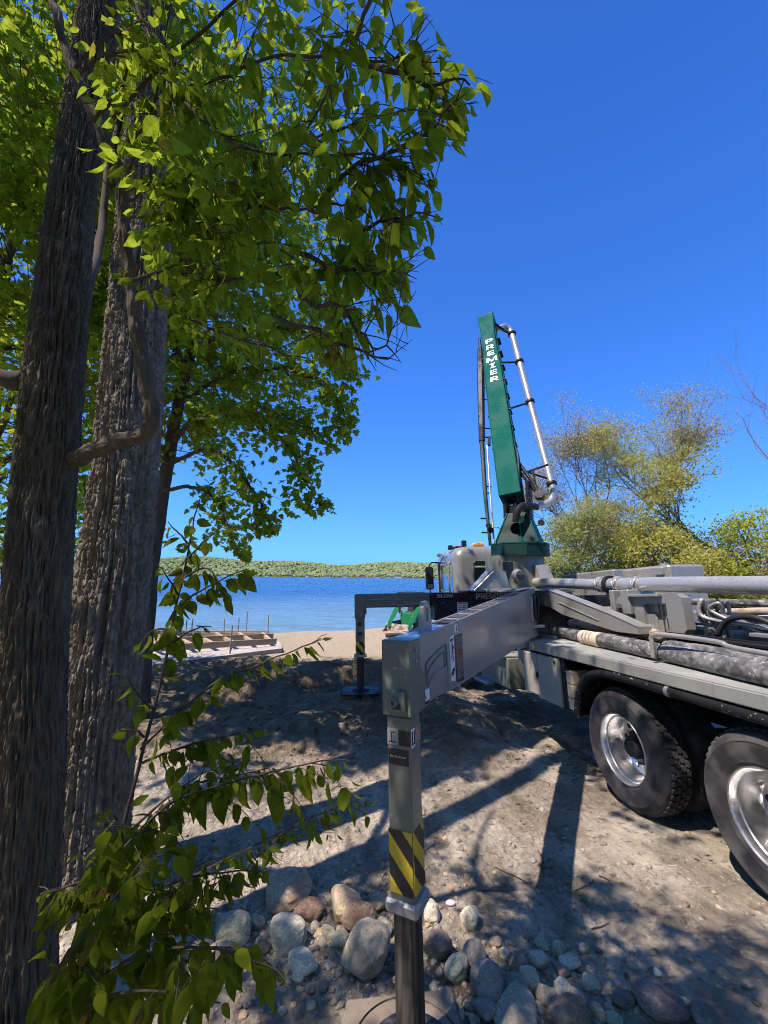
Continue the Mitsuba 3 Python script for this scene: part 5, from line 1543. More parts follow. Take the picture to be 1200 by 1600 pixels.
cyl = xf(trimesh.creation.cylinder(.115, .5, sections=40), R=np.array([[1, 0, 0], [0, 0, -1], [0, 1, 0]], float), t=[.01, -.35, .50])
rec = cbox(-.07, .14, -.6, -.22, .62, .95, .002)
con = trimesh.boolean.difference([con, cyl, rec], engine='manifold')
put('tower', turret(con), 'dark_green_paint', tt)
put('tower_rib', turret(cat(*[tube([[x0, -.385, zc0 + .01], [x1, -.207, zc1]], .014, 6) for x0, x1 in ((-.36, -.17), (.39, .19), (.10, .05))])), 'green_paint', tt, smooth=True)
put('work_light', turret(cat(xf(trimesh.creation.cylinder(.055, .09, sections=20), R=np.array([[1, 0, 0], [0, 0, -1], [0, 1, 0]], float), t=[.42, -.15, .60]), tube([[.33, -.12, .55], [.42, -.12, .58]], .012, 6))), 'black_tape', tt, smooth=40)
put('work_light', turret(cat(xf(trimesh.creation.cylinder(.05, .09, sections=20), R=np.array([[1, 0, 0], [0, 0, -1], [0, 1, 0]], float), t=[-.60, .1, .62]), tube(smooth_path([[-.30, .1, .45], [-.42, .1, .58], [-.58, .1, .56]], 4), .010, 6))), 'black_tape', tt, smooth=40)
# knuckle
put('lug', turret(cat(cbox(-.24, -.17, -.22, .16, .70, 1.36, .03), cbox(.175, .245, -.22, .16, .66, 1.40, .03), cbox(-.16, .17, -.18, .10, .70, .95, .04))), 'black_paint', tt)
put('pivot_pin', turret(xf(trimesh.creation.cylinder(.075, .48, sections=28), R=np.array([[0, 0, 1], [0, 1, 0], [-1, 0, 0]], float), t=[.0, -.05, .86])), 'black_paint', tt, smooth=40)
put('boom_cylinder', turret(tube([[-.07, .02, .80], [-.07, .10, 1.4]], .045, 16)), 'hydraulic_chrome', tt, smooth=40)
put('boom_cylinder', turret(tube([[-.005, .02, .80], [.0, .10, 1.4]], .035, 16)), 'black_paint', tt, smooth=40)
# first boom section
B0, B1 = atY(799, 776, 7.75), atY(760.5, 500, 9.45)
bu = unit(B1 - B0)
BL = float(np.linalg.norm(B1 - B0))
bx_ = unit(br_ - bu * (br_ @ bu))
bn_ = np.cross(bx_, bu)                                            # to the camera side is -bf
if bn_ @ np.array([0, -1.0, 0]) < 0: bn_ = -bn_
def boom(m): return fixn(frame_mesh(m, B0, bx_, bn_, bu))          # x right, y to the camera, z along the boom
bm = key_of(truck + '__boom_section')
labels[bm] = {'label': 'broad green main boom section with vertical white lettering'}
def loft(sec):
    """Box sections (z, half width, y front, y back) joined."""
    vs, fs = [], []
    for z, hx, yf, yb in sec:
        ch = .02
        vs += [(-hx, yf - ch, z), (-hx + ch, yf, z), (hx - ch, yf, z), (hx, yf - ch, z), (hx, yb, z), (-hx, yb, z)]
    n = 6
    for k in range(len(sec) - 1):
        for q in range(n):
            a_, b_ = k * n + q, k * n + (q + 1) % n
            fs += [(a_, b_, b_ + n), (a_, b_ + n, a_ + n)]
    for base_ in (0, (len(sec) - 1) * n):
        for q in range(1, n - 1): fs.append((base_, base_ + q, base_ + q + 1))
    return fixn(trimesh.Trimesh(np.array(vs, float), np.array(fs), process=False))
secs = [(-.02, .205, .17, -.28), (.12 * BL, .208, .18, -.28), (.40 * BL, .205, .175, -.26), (.62 * BL, .190, .17, -.24), (.80 * BL, .160, .16, -.20), (.90 * BL, .162, .16, -.20), (.955 * BL, .185, .16, -.20), (BL, .190, .16, -.20)]
put('box', boom(loft(secs)), 'green_paint', bm)
put('edge_bead', boom(cat(*[tube([(s * (h_ - .012), yf + .002, z) for z, h_, yf, yb in secs[:7]], .011, 6) for s in (-1, 1)])), 'green_paint', bm, smooth=True)
put('end_cap', boom(cbox(-.17, .17, -.16, .14, BL + .002, BL + .055, .01)), 'black_paint', bm)
put('foot_shadow_plate', boom(cbox(-.09, .10, -.10, .12, -.06, -.003, .01)), 'black_paint', bm)
for q, ch in enumerate('PREMIER'):
    t_ = letters(ch, .128, 1.75, True, .004)
    zc = BL * (.800 - .0400 * q)
    yf = float(np.interp(zc, [s[0] for s in secs], [s[2] for s in secs]))
    sl = bx_ if True else None
    v = np.array(t_.vertices)
    q_ = np.stack([v[:, 0] + .015, v[:, 2] + yf + .002, v[:, 1] + zc], -1)
    put('lettering', boom(trimesh.Trimesh(q_, t_.faces, process=False)), 'white_lettering', bm)
# hydraulic tube rack on the boom's right side
put('tube_rack', boom(cat(*[tube([(.222, y_, .12 * BL), (.212, y_, .55 * BL), (.180, y_, .80 * BL), (.176, y_, .90 * BL)], .012, 6) for y_ in (.10, .04, -.04)])), 'green_paint', bm, smooth=True)
for q in range(9):
    z = BL * (.14 + .085 * q)
    put('rack_clamp', boom(cbox(.15, .250, -.08, .13, z - .012, z + .012, .003)), 'black_paint', bm)
    if q % 2: put('rack_clamp', boom(cbox(-.24, -.16, .04, .08, z - .012, z + .012, .003)), 'black_paint', bm)
put('hose_bundle', boom(cat(*[tube(smooth_path([(.18, .02 + .04 * q, .26 * BL), (.24, .03 * q, .17 * BL), (.22, .05 * q, .09 * BL), (.19, .0, .0), (.10, .0, -.16)], 6), .02, 8) for q in range(4)])), 'hose_black', bm, smooth=True)
put('linkage', boom(cat(tube([(.20, .02, .15 * BL), (.42, .02, .04 * BL), (.52, .02, -.03 * BL)], .035, 10), tube([(.21, .02, .10 * BL), (.44, .02, -.0 * BL)], .03, 8), xf(trimesh.creation.cylinder(.085, .12, sections=24), R=np.array([[1, 0, 0], [0, 0, -1], [0, 1, 0]], float), t=[.50, .02, -.10]), tube([(.46, .02, .09 * BL), (.46, .02, -.02 * BL)], .022, 8), tube([(.24, .02, .085 * BL), (.75, .02, .10 * BL)], .022, 8))), 'black_paint', bm, smooth=40)
# concrete line beside the boom
bp = key_of(truck + '__boom_pipe')
labels[bp] = {'label': 'bright steel concrete line running up beside the boom'}
Q1, Q0 = atY(800, 522, 9.38), atY(862, 756, 7.85)
pv = unit(Q1 - Q0)
put('pipe', tube([Q0, Q1], .068, 24), 'pipe_steel', bp, smooth=40)
T1_ = atY(784, 512, 9.35)
put('elbow', tube(smooth_path([Q1, Q1 + pv * .14 + (T1_ - Q1) * .12, Q1 + pv * .16 + (T1_ - Q1) * .55, T1_ + pv * .02, T1_ - br_ * .12], 5), .060, 16), 'pipe_steel', bp, smooth=40)
J = atY(838, 792, 7.62)
put('elbow', tube(smooth_path([Q0 + pv * .03, Q0 - pv * .10, atY(862, 780, 7.80), atY(852, 788, 7.72), J], 5), .066, 18), 'pipe_steel', bp, smooth=40)
put('elbow', tube(smooth_path([J, atY(826, 790, 7.50), atY(814, 792, 7.42), atY(808, 800, 7.40), atY(806, 815, 7.42)], 5), .064, 18), 'black_paint', bp, smooth=40)
for t_ in (.487, .0, .775, 1.0):
    c_ = Q0 + (Q1 - Q0) * t_
    put('clamp', tube([c_ - pv * .035, c_ - pv * .025, c_ + pv * .025, c_ + pv * .035], [.08, .098, .098, .08], 20), 'black_paint', bp, smooth=40)
for t_, tb in ((.487, .415), (.775, .69), (.985, .955)):
    c_ = Q0 + (Q1 - Q0) * t_
    e_ = B0 + bu * BL * tb + bx_ * .18
    put('bracket', tube([e_, c_], .022, 8), 'black_paint', bp, smooth=40)
put('bracket', tube([Q0 + pv * .1, B0 + bu * .12 * BL + bx_ * .15], .02, 8), 'black_paint', bp, smooth=40)
put('bracket', tube([B1 - bu * .14 + bx_ * .15, T1_ - pv * .10, Q1 - pv * .02], .018, 8), 'black_paint', bp, smooth=40)
# the folded outer sections hanging behind on the left
def strut(way, r0, m, parent, name, sides=8, flat=None):
    p = np.array([atY(*w) for w in way])
    put(name, tube(p, r0, sides), m, parent, smooth=40)
b2 = key_of(truck + '__boom_section')
labels[b2] = {'label': 'narrow folded boom sections hanging behind the main one'}
strut([(750.5, 545, 9.9), (751.5, 600, 9.6), (753, 690, 9.0)], [.075, .095, .07], 'black_paint', b2, 'box', 6)
strut([(753, 690, 9.0), (754.5, 712, 8.9)], .055, 'dark_green_paint', b2, 'box', 6)
strut([(754.5, 712, 8.9), (758, 770, 8.6), (766, 852, 8.2)], [.052, .045, .03], 'dark_green_paint', b2, 'box', 6)
strut([(761, 696, 8.95), (765, 760, 8.6), (772, 850, 8.2)], .020, 'pipe_steel', b2, 'pipe', 10)
strut([(749, 528, 9.9), (752, 560, 9.8), (752, 590, 9.7)], [.03, .06, .05], 'black_paint', b2, 'knuckle', 8)
strut([(752, 572, 9.75), (752, 586, 9.7)], .10, 'black_paint', b2, 'knuckle', 8)
for q, (x0, x1, y, d) in enumerate([(752, 760, 624, 9.4), (754, 766, 669, 9.15), (755, 767, 683, 9.1), (757, 768, 760, 8.7), (751, 765, 810, 8.4), (753, 768, 832, 8.3), (748, 752, 650, 9.2), (755, 766, 770, 8.6)]):
    strut([(x0, y, d), (x1, y + .5, d)], .016, 'black_paint', b2, 'bracket', 6)
strut([(764.5, 683, 9.1), (764.5, 696, 8.95)], .03, 'black_paint', b2, 'bracket', 6)
strut([(766, 826, 8.3), (767, 831, 8.28)], .06, 'black_paint', b2, 'reel', 12)

# ---- cab
cab = key_of(truck + '__cab')
def cab_shell(inset):
    pts = []
    b0, b1, a0, a1 = .04 + inset, 2.06 - inset, 4.76 + inset, 6.35 - inset
    for c, sc, rr in ((.95 + inset, 1, .16), (2.80, 1, .16), (2.90 - inset * .4, .985, .18), (2.98 - inset * .7, .955, .2), (3.05 - inset, .88, .2), (3.085 - inset, .74, .2)):
        cb, ca = (b0 + b1) / 2, (a0 + a1) / 2
        hb, ha = (b1 - b0) / 2 * sc, (a1 - a0) / 2 * sc
        for sx in (-1, 1):
            for sy in (-1, 1):
                r_ = rr if sy < 0 else rr * .8
                for t_ in np.linspace(0, math.pi / 2, 7):
                    pts.append((cb + sx * (hb - r_ + r_ * math.cos(t_)), ca + sy * (ha - r_ + r_ * math.sin(t_)), c))
    return trimesh.convex.convex_hull(np.array(pts))
cuts = [cab_shell(.05)]
def rbox(b0, b1, a0, a1, c0, c1, bev): return cbox(b0, b1, a0, a1, c0, c1, bev)
cuts += [rbox(.44, 1.66, 4.6, 4.95, 2.16, 2.72, .06), rbox(-.1, .2, 5.05, 5.95, 2.12, 2.72, .05), rbox(1.9, 2.2, 5.05, 5.95, 2.12, 2.72, .05), rbox(.22, 1.88, 6.1, 6.6, 2.15, 2.76, .06)]
body = trimesh.boolean.difference([cab_shell(0.0)] + cuts, engine='manifold')
put('body', tl(body), 'silver_paint', cab, smooth=28)
put('window', tl(xf(trimesh.creation.box((1.24, .006, .58)), t=[1.05, 4.785, 2.44])), 'window_glass', cab, label='rear window of the cab')
put('window', tl(cat(xf(trimesh.creation.box((.006, .92, .62)), t=[.065, 5.5, 2.42]))), 'window_glass', cab)
put('window', tl(cat(xf(trimesh.creation.box((.006, .92, .62)), t=[2.035, 5.5, 2.42]))), 'window_glass', cab)
put('windscreen', tl(xf(trimesh.creation.box((1.68, .006, .64)), t=[1.05, 6.325, 2.45])), 'window_glass', cab)
put('window_seal', tl(cat(*[tube([[.45, 4.757, 2.19], [.45, 4.757, 2.70], [.48, 4.757, 2.725], [1.62, 4.757, 2.725], [1.65, 4.757, 2.70], [1.65, 4.757, 2.19], [1.62, 4.757, 2.16], [.48, 4.757, 2.16], [.45, 4.757, 2.19]], .014, 6)])), 'black_tape', cab)
put('seat', tl(cat(cbox(.30, .85, 4.98, 5.15, 1.7, 2.62, .05), cbox(1.2, 1.8, 4.98, 5.15, 1.7, 2.5, .05), cbox(.3, .85, 5.0, 5.6, 1.5, 1.75, .04))), 'cab_interior', cab)
put('roof_seam', tl(cat(*[tube(smooth_path([[.30, 4.79, 2.86], [.18, 4.82, 2.86], [.10, 4.92, 2.86], [.09, 5.2, 2.86], [.09, 6.2, 2.86]], 4), .010, 6), tube([[.3, 4.79, 2.86], [1.8, 4.79, 2.86]], .010, 6)])), 'galvanised', cab, smooth=True)
put('sun_visor', tl(cat(cbox(.10, 2.0, 6.28, 6.62, 2.84, 2.90, .02))), 'silver_paint', cab)
put('grab_handle', tl(cat(tube(smooth_path([[-.02, 4.98, 2.08], [-.05, 4.98, 2.16], [-.05, 4.98, 2.66], [-.02, 4.98, 2.74]], 4), .02, 8))), 'galvanised', cab, smooth=True)
put('door_pillar', tl(cat(cbox(.02, .075, 6.0, 6.10, 1.9, 2.82, .01))), 'black_paint', cab)
put('beacon', tl(cat(cbox(.62, .86, 5.1, 5.28, 3.10, 3.19, .035))), 'amber_lens', cab, smooth=30)
put('beacon_base', tl(cat(cbox(.60, .88, 5.08, 5.30, 3.06, 3.10, .008))), 'black_paint', cab)
put('roof_light', tl(cbox(.02, .11, 5.1, 5.2, 3.03, 3.13, .01)), 'dark_green_paint', cab)
put('roof_light', tl(cbox(.36, .46, 5.15, 5.25, 3.08, 3.25, .01)), 'dark_green_paint', cab)
put('roof_light', tl(cat(tube([[.14, 5.2, 3.08], [.34, 5.2, 3.10]], .035, 10))), 'red_sticker', cab, smooth=True)
put('roof_horn', tl(cat(tube([[.0, 5.6, 2.98], [.0, 5.9, 2.99]], [.02, .05], 12))), 'galvanised', cab, smooth=40)
put('hood', tl(cat(cbox(.25, 1.85, 6.36, 7.6, 1.0, 2.0, .15))), 'silver_paint', cab, smooth=30)
mi_ = key_of(truck + '__mirror')
put('housing', tl(cbox(-.42, -.24, 5.55, 5.66, 2.16, 2.68, .045)), 'black_paint', mi_, smooth=30)
put('glass', tl(cat(cbox(-.405, -.255, 5.535, 5.549, 2.32, 2.65, .006))), 'black_tape', mi_)
put('glass', tl(cat(cbox(-.40, -.26, 5.538, 5.549, 2.185, 2.28, .006))), 'mirror_face', mi_)
put('arm', tl(cat(tube(smooth_path([[-.33, 5.6, 2.67], [-.31, 5.6, 2.75], [-.24, 5.62, 2.785], [.08, 5.75, 2.785]], 4), .016, 8), tube(smooth_path([[-.33, 5.6, 2.17], [-.32, 5.6, 2.10], [-.2, 5.65, 2.05], [.08, 5.75, 2.05]], 4), .014, 8))), 'black_paint', mi_, smooth=True)

# ------------------------------------------------------------------ hoses and pipes lying on the deck
def hose(name, label, pts, r, m, tape=None, n=6):
    k = thing(name, label, 'hose' if 'hose' in name else 'pipe')
    p = smooth_path([tw_(b, a, deckz(a) + c) for b, a, c in pts], n)
    put('body', tube(p, r * (1 + .02 * np.sin(np.arange(len(p)) * 1.9)), 22), m, k, smooth=True)
    if tape:
        for t0, t1, mm in tape:
            i0 = t0 * (len(p) - 1)
            q = np.array([p[0] + (p[-1] - p[0]) * t for t in (t0, (t0 + t1) / 2, t1)])
            cum = np.linspace(0, 1, len(p))
            q = np.stack([np.interp([t0, (t0 + t1) / 2, t1], cum, p[:, k_]) for k_ in range(3)], -1)
            put('tape_wrap', tube(q, r + .006, 22), mm, k, smooth=40)
    return k


hose('concrete_hose', 'fat grey rubber hose with a taped end, lying along the deck edge', [(.42, 1.05, .085), (.38, .5, .085), (.33, 0, .085), (.29, -.28, .085)], .078, 'hose_rubber', [(.005, .06, 'hose_tape'), (.075, .10, 'hose_tape'), (.115, .145, 'hose_tape'), (.16, .24, 'hose_tape')])
hose('concrete_hose', 'long grey rubber hose under the grab rail at the right edge', [(.30, -.36, .085), (.24, -.8, .085), (.16, -1.3, .085), (.12, -1.9, .085), (.12, -3.9, .085)], .078, 'hose_rubber')
hose('concrete_hose', 'dark grey hose lying behind the one under the grab rail', [(.48, -.20, .10), (.45, -.8, .10), (.36, -1.5, .09), (.31, -3.9, .09)], .076, 'hose_rubber')
hose('concrete_hose', 'dark hose at the back of the deck running under the folded arm', [(.62, 2.05, .09), (.52, 1.5, .09), (.46, 1.0, .09)], .08, 'hose_rubber')
hose('steel_pipe', 'rusty steel pipe resting above the taped hose', [(.66, 2.20, .22), (.60, 1.2, .205), (.55, .2, .20), (.52, -.1, .20)], .055, 'rusty_pipe')
def crossing(pxs, b, d):
    P_ = [onb(*p, b) for p in pxs]
    P_.append(P_[-1] + (P_[-1] - P_[0]) * 3.0)
    return [(p[0], p[1], p[2] - deckz(p[1])) for p in P_]


hose('steel_pipe', 'cream-coloured pipe lying across the back of the deck at the right, upper one', crossing([(1112, 957), (1200, 955)], 1.1, 0), .034, 'cream_pipe')
hose('steel_pipe', 'rust-stained cream pipe just below the upper one at the right', crossing([(1112, 968), (1200, 967)], 1.0, 0), .034, 'cream_pipe')
hose('concrete_hose', 'worn black hose above the cream pipes at the right edge', crossing([(1070, 940), (1200, 943)], 1.2, 0), .036, 'hose_rubber')

# ------------------------------------------------------------------ pad under the near foot
pk = thing('outrigger_pad', 'square brown board with a circular groove under the near outrigger foot', 'pad')
pc = np.array([.128, 2.12])
ang = math.radians(52)
sq = Polygon([(.34 * math.cos(ang + k * math.pi / 2), .34 * math.sin(ang + k * math.pi / 2)) for k in range(4)]).buffer(.02)
ringp = Point(0, 0).buffer(.252, quad_segs=24).difference(Point(0, 0).buffer(.242, quad_segs=24))
top = sq.difference(ringp)
put('board', xf(trimesh.creation.extrude_polygon(sq, .05, engine='earcut'), t=[pc[0], pc[1], -.0]), 'pad_board', pk)
put('top_layer', cat(*[xf(trimesh.creation.extrude_polygon(gm_, .026, engine='earcut'), t=[pc[0], pc[1], .0505]) for gm_ in top.geoms]), 'pad_board', pk)
# blocks under the far foot
fb = thing('timber_block', 'dark timber block, left one under the far outrigger plate', 'timber')
fz = float(ground_z(-.4, 7.3))
scene[fb] = mikit.ply(cbox(-.62, -.42, 7.08, 7.58, fz - .1, .216, .01), 'form_wood')
fb = thing('timber_block', 'timber block, right one under the far outrigger plate', 'timber')
scene[fb] = mikit.ply(cbox(-.32, -.10, 7.08, 7.58, fz - .1, .216, .01), 'form_wood')

# ------------------------------------------------------------------ stones
def rock_mesh(seed, flat=.75, elong=1.15, lump=.16, sub=3):
    m = icos(sub)
    v = np.array(m.vertices)
    r = 1 + lump * 2 * (meshkit.fbm(v * 1.3 + seed * 3.7, 3, seed) - .5) + .05 * (meshkit.fbm(v * 5 + seed, 2, seed + 1) - .5)
    rr_ = np.random.default_rng(1000 + seed)
    for _ in range(7):
        p = unit(rr_.normal(0, 1, 3))
        off = rr_.uniform(.62, .92)
        cutd = v @ p
        lim = off / np.maximum(cutd, 1e-3)
        r = np.where(cutd > 0, -np.log(np.exp(-9 * r) + np.exp(-9 * np.minimum(lim, 3))) / 9 + .0, r)
    r = r * (1 + .05 * (meshkit.fbm(v * 3.1 + seed * 1.3, 3, seed + 5) - .5))
    v = v * r[:, None] * np.array([elong, 1 / elong ** .5, flat])
    return v, np.array(m.faces)


ROCKS = [(442, 1389, 69, 68, 'pink', 'big pinkish granite boulder, hindmost of the stone group'), (478, 1426, 46, 40, 'brown', 'brownish-pink stone wedged beside the big pinkish boulder'),
         (537, 1410, 54, 64, 'tan', 'upright tan boulder behind the reddish-brown stone'), (561, 1432, 50, 52, 'brown', 'smooth reddish-brown stone leaning on the grey boulder by the leg'),
         (572, 1489, 74, 95, 'grey', 'large grey boulder just left of the striped outrigger leg'), (360, 1452, 52, 60, 'green', 'pale greenish oval stone tilted on edge among the leaves'),
         (441, 1462, 60, 66, 'pale', 'round pale boulder with white patches in the middle of the group'), (337, 1497, 48, 42, 'tan', 'pale tan stone low beside the greenish oval one'),
         (471, 1503, 45, 40, 'white', 'chalk-white stone in front of the pale round boulder'), (511, 1457, 22, 30, 'grey', 'egg-shaped grey cobble, left one of the two beside the brown stone'),
         (530, 1466, 24, 24, 'green', 'egg-shaped cobble, right one of the two beside the grey boulder'), (492, 1445, 12, 18, 'pale', 'little upright cobble between the brown stone and the two eggs'),
         (592, 1410, 28, 30, 'tan', 'small sandy stone just left of the leg, behind'), (675, 1422, 26, 38, 'white', 'white oval stone just right of the hazard tape'),
         (300, 1476, 50, 45, 'slate', 'grey stone half hidden by sapling leaves'), (232, 1497, 26, 52, 'pale', 'pale upright stone seen through the sapling leaves at the left'),
         (262, 1474, 28, 40, 'white', 'whitish stone between leaves, left of the grey half-hidden one'), (465, 1528, 20, 16, 'white', 'small white pebble in front of the chalk-white stone'),
         (484, 1543, 14, 18, 'slate', 'small bluish pebble in the shade before the white stones'), (715, 1514, 38, 46, 'green', 'grey-green cobble right of the board'),
         (743, 1493, 34, 52, 'slate', 'dark slate stone behind the grey-green cobble'), (767, 1538, 52, 66, 'slate', 'biggest dark stone of the shaded pile'),
         (806, 1545, 42, 38, 'slate', 'blue-grey cobble in the middle of the shaded pile'), (832, 1530, 32, 42, 'green', 'olive-grey stone right of the blue-grey cobble'),
         (882, 1545, 29, 27, 'pale', 'pale round pebble in the shaded pile'), (815, 1592, 72, 36, 'grey', 'flat grey stone cut by the bottom edge'),
         (861, 1558, 34, 30, 'slate', 'bluish stone left of the pale round pebble'), (896, 1592, 56, 42, 'brown', 'brown stone at the bottom edge right of the flat grey one'),
         (810, 1507, 30, 30, 'brown', 'rust-brown stone at the back of the shaded pile'), (848, 1475, 20, 18, 'green', 'pale greenish pebble at the end of the beam shadow'),
         (878, 1484, 17, 32, 'grey', 'slim grey stone standing at the end of the beam shadow'), (690, 1478, 38, 52, 'purple', 'dull purple stone directly behind the board'),
         (1041, 1572, 74, 56, 'purple', 'large flat purplish stone at the lower right'), (998, 1537, 15, 17, 'white', 'small round whitish pebble alone on the sand'),
         (1030, 1518, 13, 12, 'white', 'tiny white pebble in sun at the lower right'), (1069, 1562, 13, 18, 'pale', 'pale pebble beside the large purplish stone'),
         (894, 1505, 30, 16, 'pale', 'flat pale stone at the back right of the pile'), (938, 1577, 13, 40, 'tan', 'long narrow tan stone at the bottom edge'),
         (735, 1433, 26, 40, 'white', 'cream stone in the sun right of the leg'), (789, 1488, 13, 18, 'white', 'little cream pebble behind the rust-brown stone'),
         (915, 1482, 16, 15, 'green', 'greyish pebble near the beam shadow, right side'), (962, 1593, 26, 16, 'green', 'grey-green pebble at the bottom edge near the narrow tan stone'),
         (775, 1470, 20, 18, 'tan', 'tan pebble where the beam shadow meets the pile'), (845, 1500, 30, 26, 'grey', 'grey cobble behind the olive-grey stone'),
         (905, 1560, 26, 22, 'slate', 'dark blue cobble right of the pale round pebble'), (925, 1535, 28, 22, 'grey', 'dull grey cobble at the right end of the pile'),
         (880, 1515, 26, 18, 'brown', 'brownish cobble under the flat pale stone'), (760, 1580, 40, 30, 'slate', 'dark stone between the board and the flat grey one'),
         (980, 1560, 34, 26, 'purple', 'dusky purple cobble left of the large flat one'), (1110, 1590, 40, 26, 'slate', 'dark stone in the lower right corner'),
         (410, 1478, 22, 26, 'brown', 'brown cobble left of the pale round boulder'), (400, 1440, 22, 22, 'grey', 'grey cobble under the big pinkish boulder'),
         (305, 1520, 26, 20, 'pale', 'small pale stone below the pale tan one'), (600, 1450, 26, 36, 'grey', 'grey stone wedged between the big grey boulder and the leg')]
for q, (px, py, w_, h_, m, lab) in enumerate(ROCKS):
    # the lowest visible point of the stone lies on the ground
    P = atz(px, py + h_ * .42, .03)
    for _ in range(3): P = atz(px, py + h_ * .42, float(ground_z(P[0], P[1])) + .01)
    dist = project(P)[1][0]
    rx = 1.16 * w_ / 2 * dist / FPX
    rz = min(h_ / 2 * dist / FPX, 1.15 * rx + .02)
    v, f = rock_mesh(q + 1, 1.0, 1.0, .22, 4 if w_ > 24 else 3)
    el = np.abs(v).max(0)
    v = v / el * np.array([rx, max(rx * .85, .75 * rz), rz * .80])
    an = .5 * math.sin(q * 2.1)
    tilt_ = .3 * math.sin(q * 1.3)
    R1_ = np.array([[math.cos(an), -math.sin(an), 0], [math.sin(an), math.cos(an), 0], [0, 0, 1]])
    R2_ = np.array([[1, 0, 0], [0, math.cos(tilt_), -math.sin(tilt_)], [0, math.sin(tilt_), math.cos(tilt_)]])
    v = v @ (R1_ @ R2_).T
    ctr = P + np.array([0, .55 * max(rx * .85, .75 * rz), 0])
    ctr[2] = float(ground_z(ctr[0], ctr[1])) + rz * .52
    single('stone', (v + ctr, f), 'stone_' + m, lab, 'stone', smooth=True)

# gravel and clods that nobody could count
def scatter(name, label, cat_, n, reg, smin, smax, mats, dens=None, flat=.7, seed=0):
    r2 = np.random.default_rng(seed)
    tm = [rock_mesh(90 + s, flat, 1.15, .22, 1) for s in range(3)]
    got = []
    while len(got) < n:
        x, y = r2.uniform(reg[0], reg[1]), r2.uniform(reg[2], reg[3])
        if dens is None or r2.random() < dens(x, y): got.append((x, y))
    g_ = np.array(got)
    z = ground_z(g_[:, 0], g_[:, 1])
    s = smin + (smax - smin) * r2.random(n) ** 3
    an = r2.uniform(0, 6.28, n)
    which = r2.integers(0, len(mats), n)
    for k, mm in enumerate(mats):
        o = which == k
        ax_ = np.stack([np.cos(an), np.sin(an), 0 * an], -1)[o]
        nn = np.tile([0, 0, 1.0], (o.sum(), 1)) + r2.normal(0, .25, (o.sum(), 3))
        nn /= np.linalg.norm(nn, axis=1, keepdims=True)
        ax_ = ax_ - nn * (ax_ * nn).sum(1, keepdims=True)
        ax_ /= np.linalg.norm(ax_, axis=1, keepdims=True)
        kk = put(name, merge(tm, np.c_[g_[o], z[o] + s[o] * .08], ax_, np.cross(nn, ax_), nn, s[o], np.arange(o.sum()) % 3), mm, smooth=True)
        labels[kk] = {'kind': 'stuff', 'label': label + [' in pale grey', ' in tan', ' in slate grey', ' in brown'][k % 4], 'category': cat_}


def stone_zone(x, y):
    q, d = project([x, y, 0])
    px, py = q[0]
    c1 = math.exp(-((px - 470) / 190) ** 2 - ((py - 1470) / 75) ** 2)
    c2 = math.exp(-((px - 800) / 150) ** 2 - ((py - 1545) / 55) ** 2)
    return min(1, .02 + .95 * max(c1, c2))


scatter('gravel', 'loose gravel around the stones', 'gravel', 2600, (-1.9, 2.6, 1.95, 4.2), .006, .026, ['stone_grey', 'stone_tan', 'stone_slate'], stone_zone, .75, 3)
scatter('soil_clods', 'crumbs and clods of dry soil', 'soil', 9000, (-5, 3.4, 2.0, 10.5), .004, .030, ['soil'], lambda x, y: .35 + .65 * (y > 5), .6, 5)
# twigs lying about
for q in range(26):
    x, y = rng.uniform(-1.6, 2.3), rng.uniform(2.2, 5.2)
    a = rng.uniform(0, 6.28)
    ln = rng.uniform(.08, .28)
    p = np.array([[x + ln * k * math.cos(a) + .02 * math.sin(5 * k), y + ln * k * math.sin(a), 0] for k in np.linspace(0, 1, 5)])
    p[:, 2] = ground_z(p[:, 0], p[:, 1]) + .008
    single('fallen_twig', tube(p, np.linspace(.004, .002, 5), 5), 'bark_twig', 'thin dry twig lying on the bare ground', 'twig', 'dry twigs scattered on the ground')
P = atz(704, 1409, .02)
cr = trimesh.creation.icosphere(subdivisions=2, radius=.03)
v = np.array(cr.vertices) * (1 + .5 * (meshkit.noise(np.array(cr.vertices) * 2.3 + 4, 3) - .5))[:, None] * np.array([1.1, .7, .45])
princ('lilac_paper', (0.52, 0.44, 0.66), 0.6)
single('litter', (v + [P[0], P[1], float(ground_z(P[0], P[1])) + .012], cr.faces), 'lilac_paper', 'crumpled lilac scrap on the sand right of the leg', 'litter')

# ------------------------------------------------------------------ timber form on the beach
def gz(x, y): return float(ground_base(x, y))
sl = thing('concrete_slab', 'pale flat slab on the beach beneath the timber form', 'slab')
spoly = Polygon([(-5.3, 9.75), (-2.95, 12.7), (-3.45, 14.4), (-6.0, 14.0), (-9.6, 12.4), (-8.2, 10.4)])
m = trimesh.creation.extrude_polygon(spoly, .30, engine='earcut')
v = np.array(m.vertices)
v[:, 2] += ground_base(v[:, 0], v[:, 1]) * .6 - .22
scene[sl] = mikit.ply(trimesh.Trimesh(v, m.faces, process=False), 'slab_concrete')
fk = thing('timber_form', 'long low frame of rough boards set up on the beach by the water', 'formwork')
def board(x0, y0, x1, y1, z0, z1, hgt=.16, th=.05, name='board'):
    p, q = np.array([x0, y0, z0]), np.array([x1, y1, z1])
    ex = unit(q - p)
    ez = unit(np.array([0, 0, 1.0]) - ex * ex[2])
    ey = np.cross(ez, ex)
    ln = np.linalg.norm(q - p)
    put(name, frame_mesh(cbox(0, ln, -th / 2, th / 2, -hgt, 0, .004), p, ex, ey, ez), 'form_wood', fk)
board(-5.75, 11.20, -3.25, 13.20, .30, .20, .17)
board(-6.15, 12.60, -3.70, 14.55, .28, .17, .17)
board(-8.8, 15.3, -4.2, 15.9, .12, .08, .17)
board(-8.6, 14.3, -4.0, 15.0, .18, .12, .16)
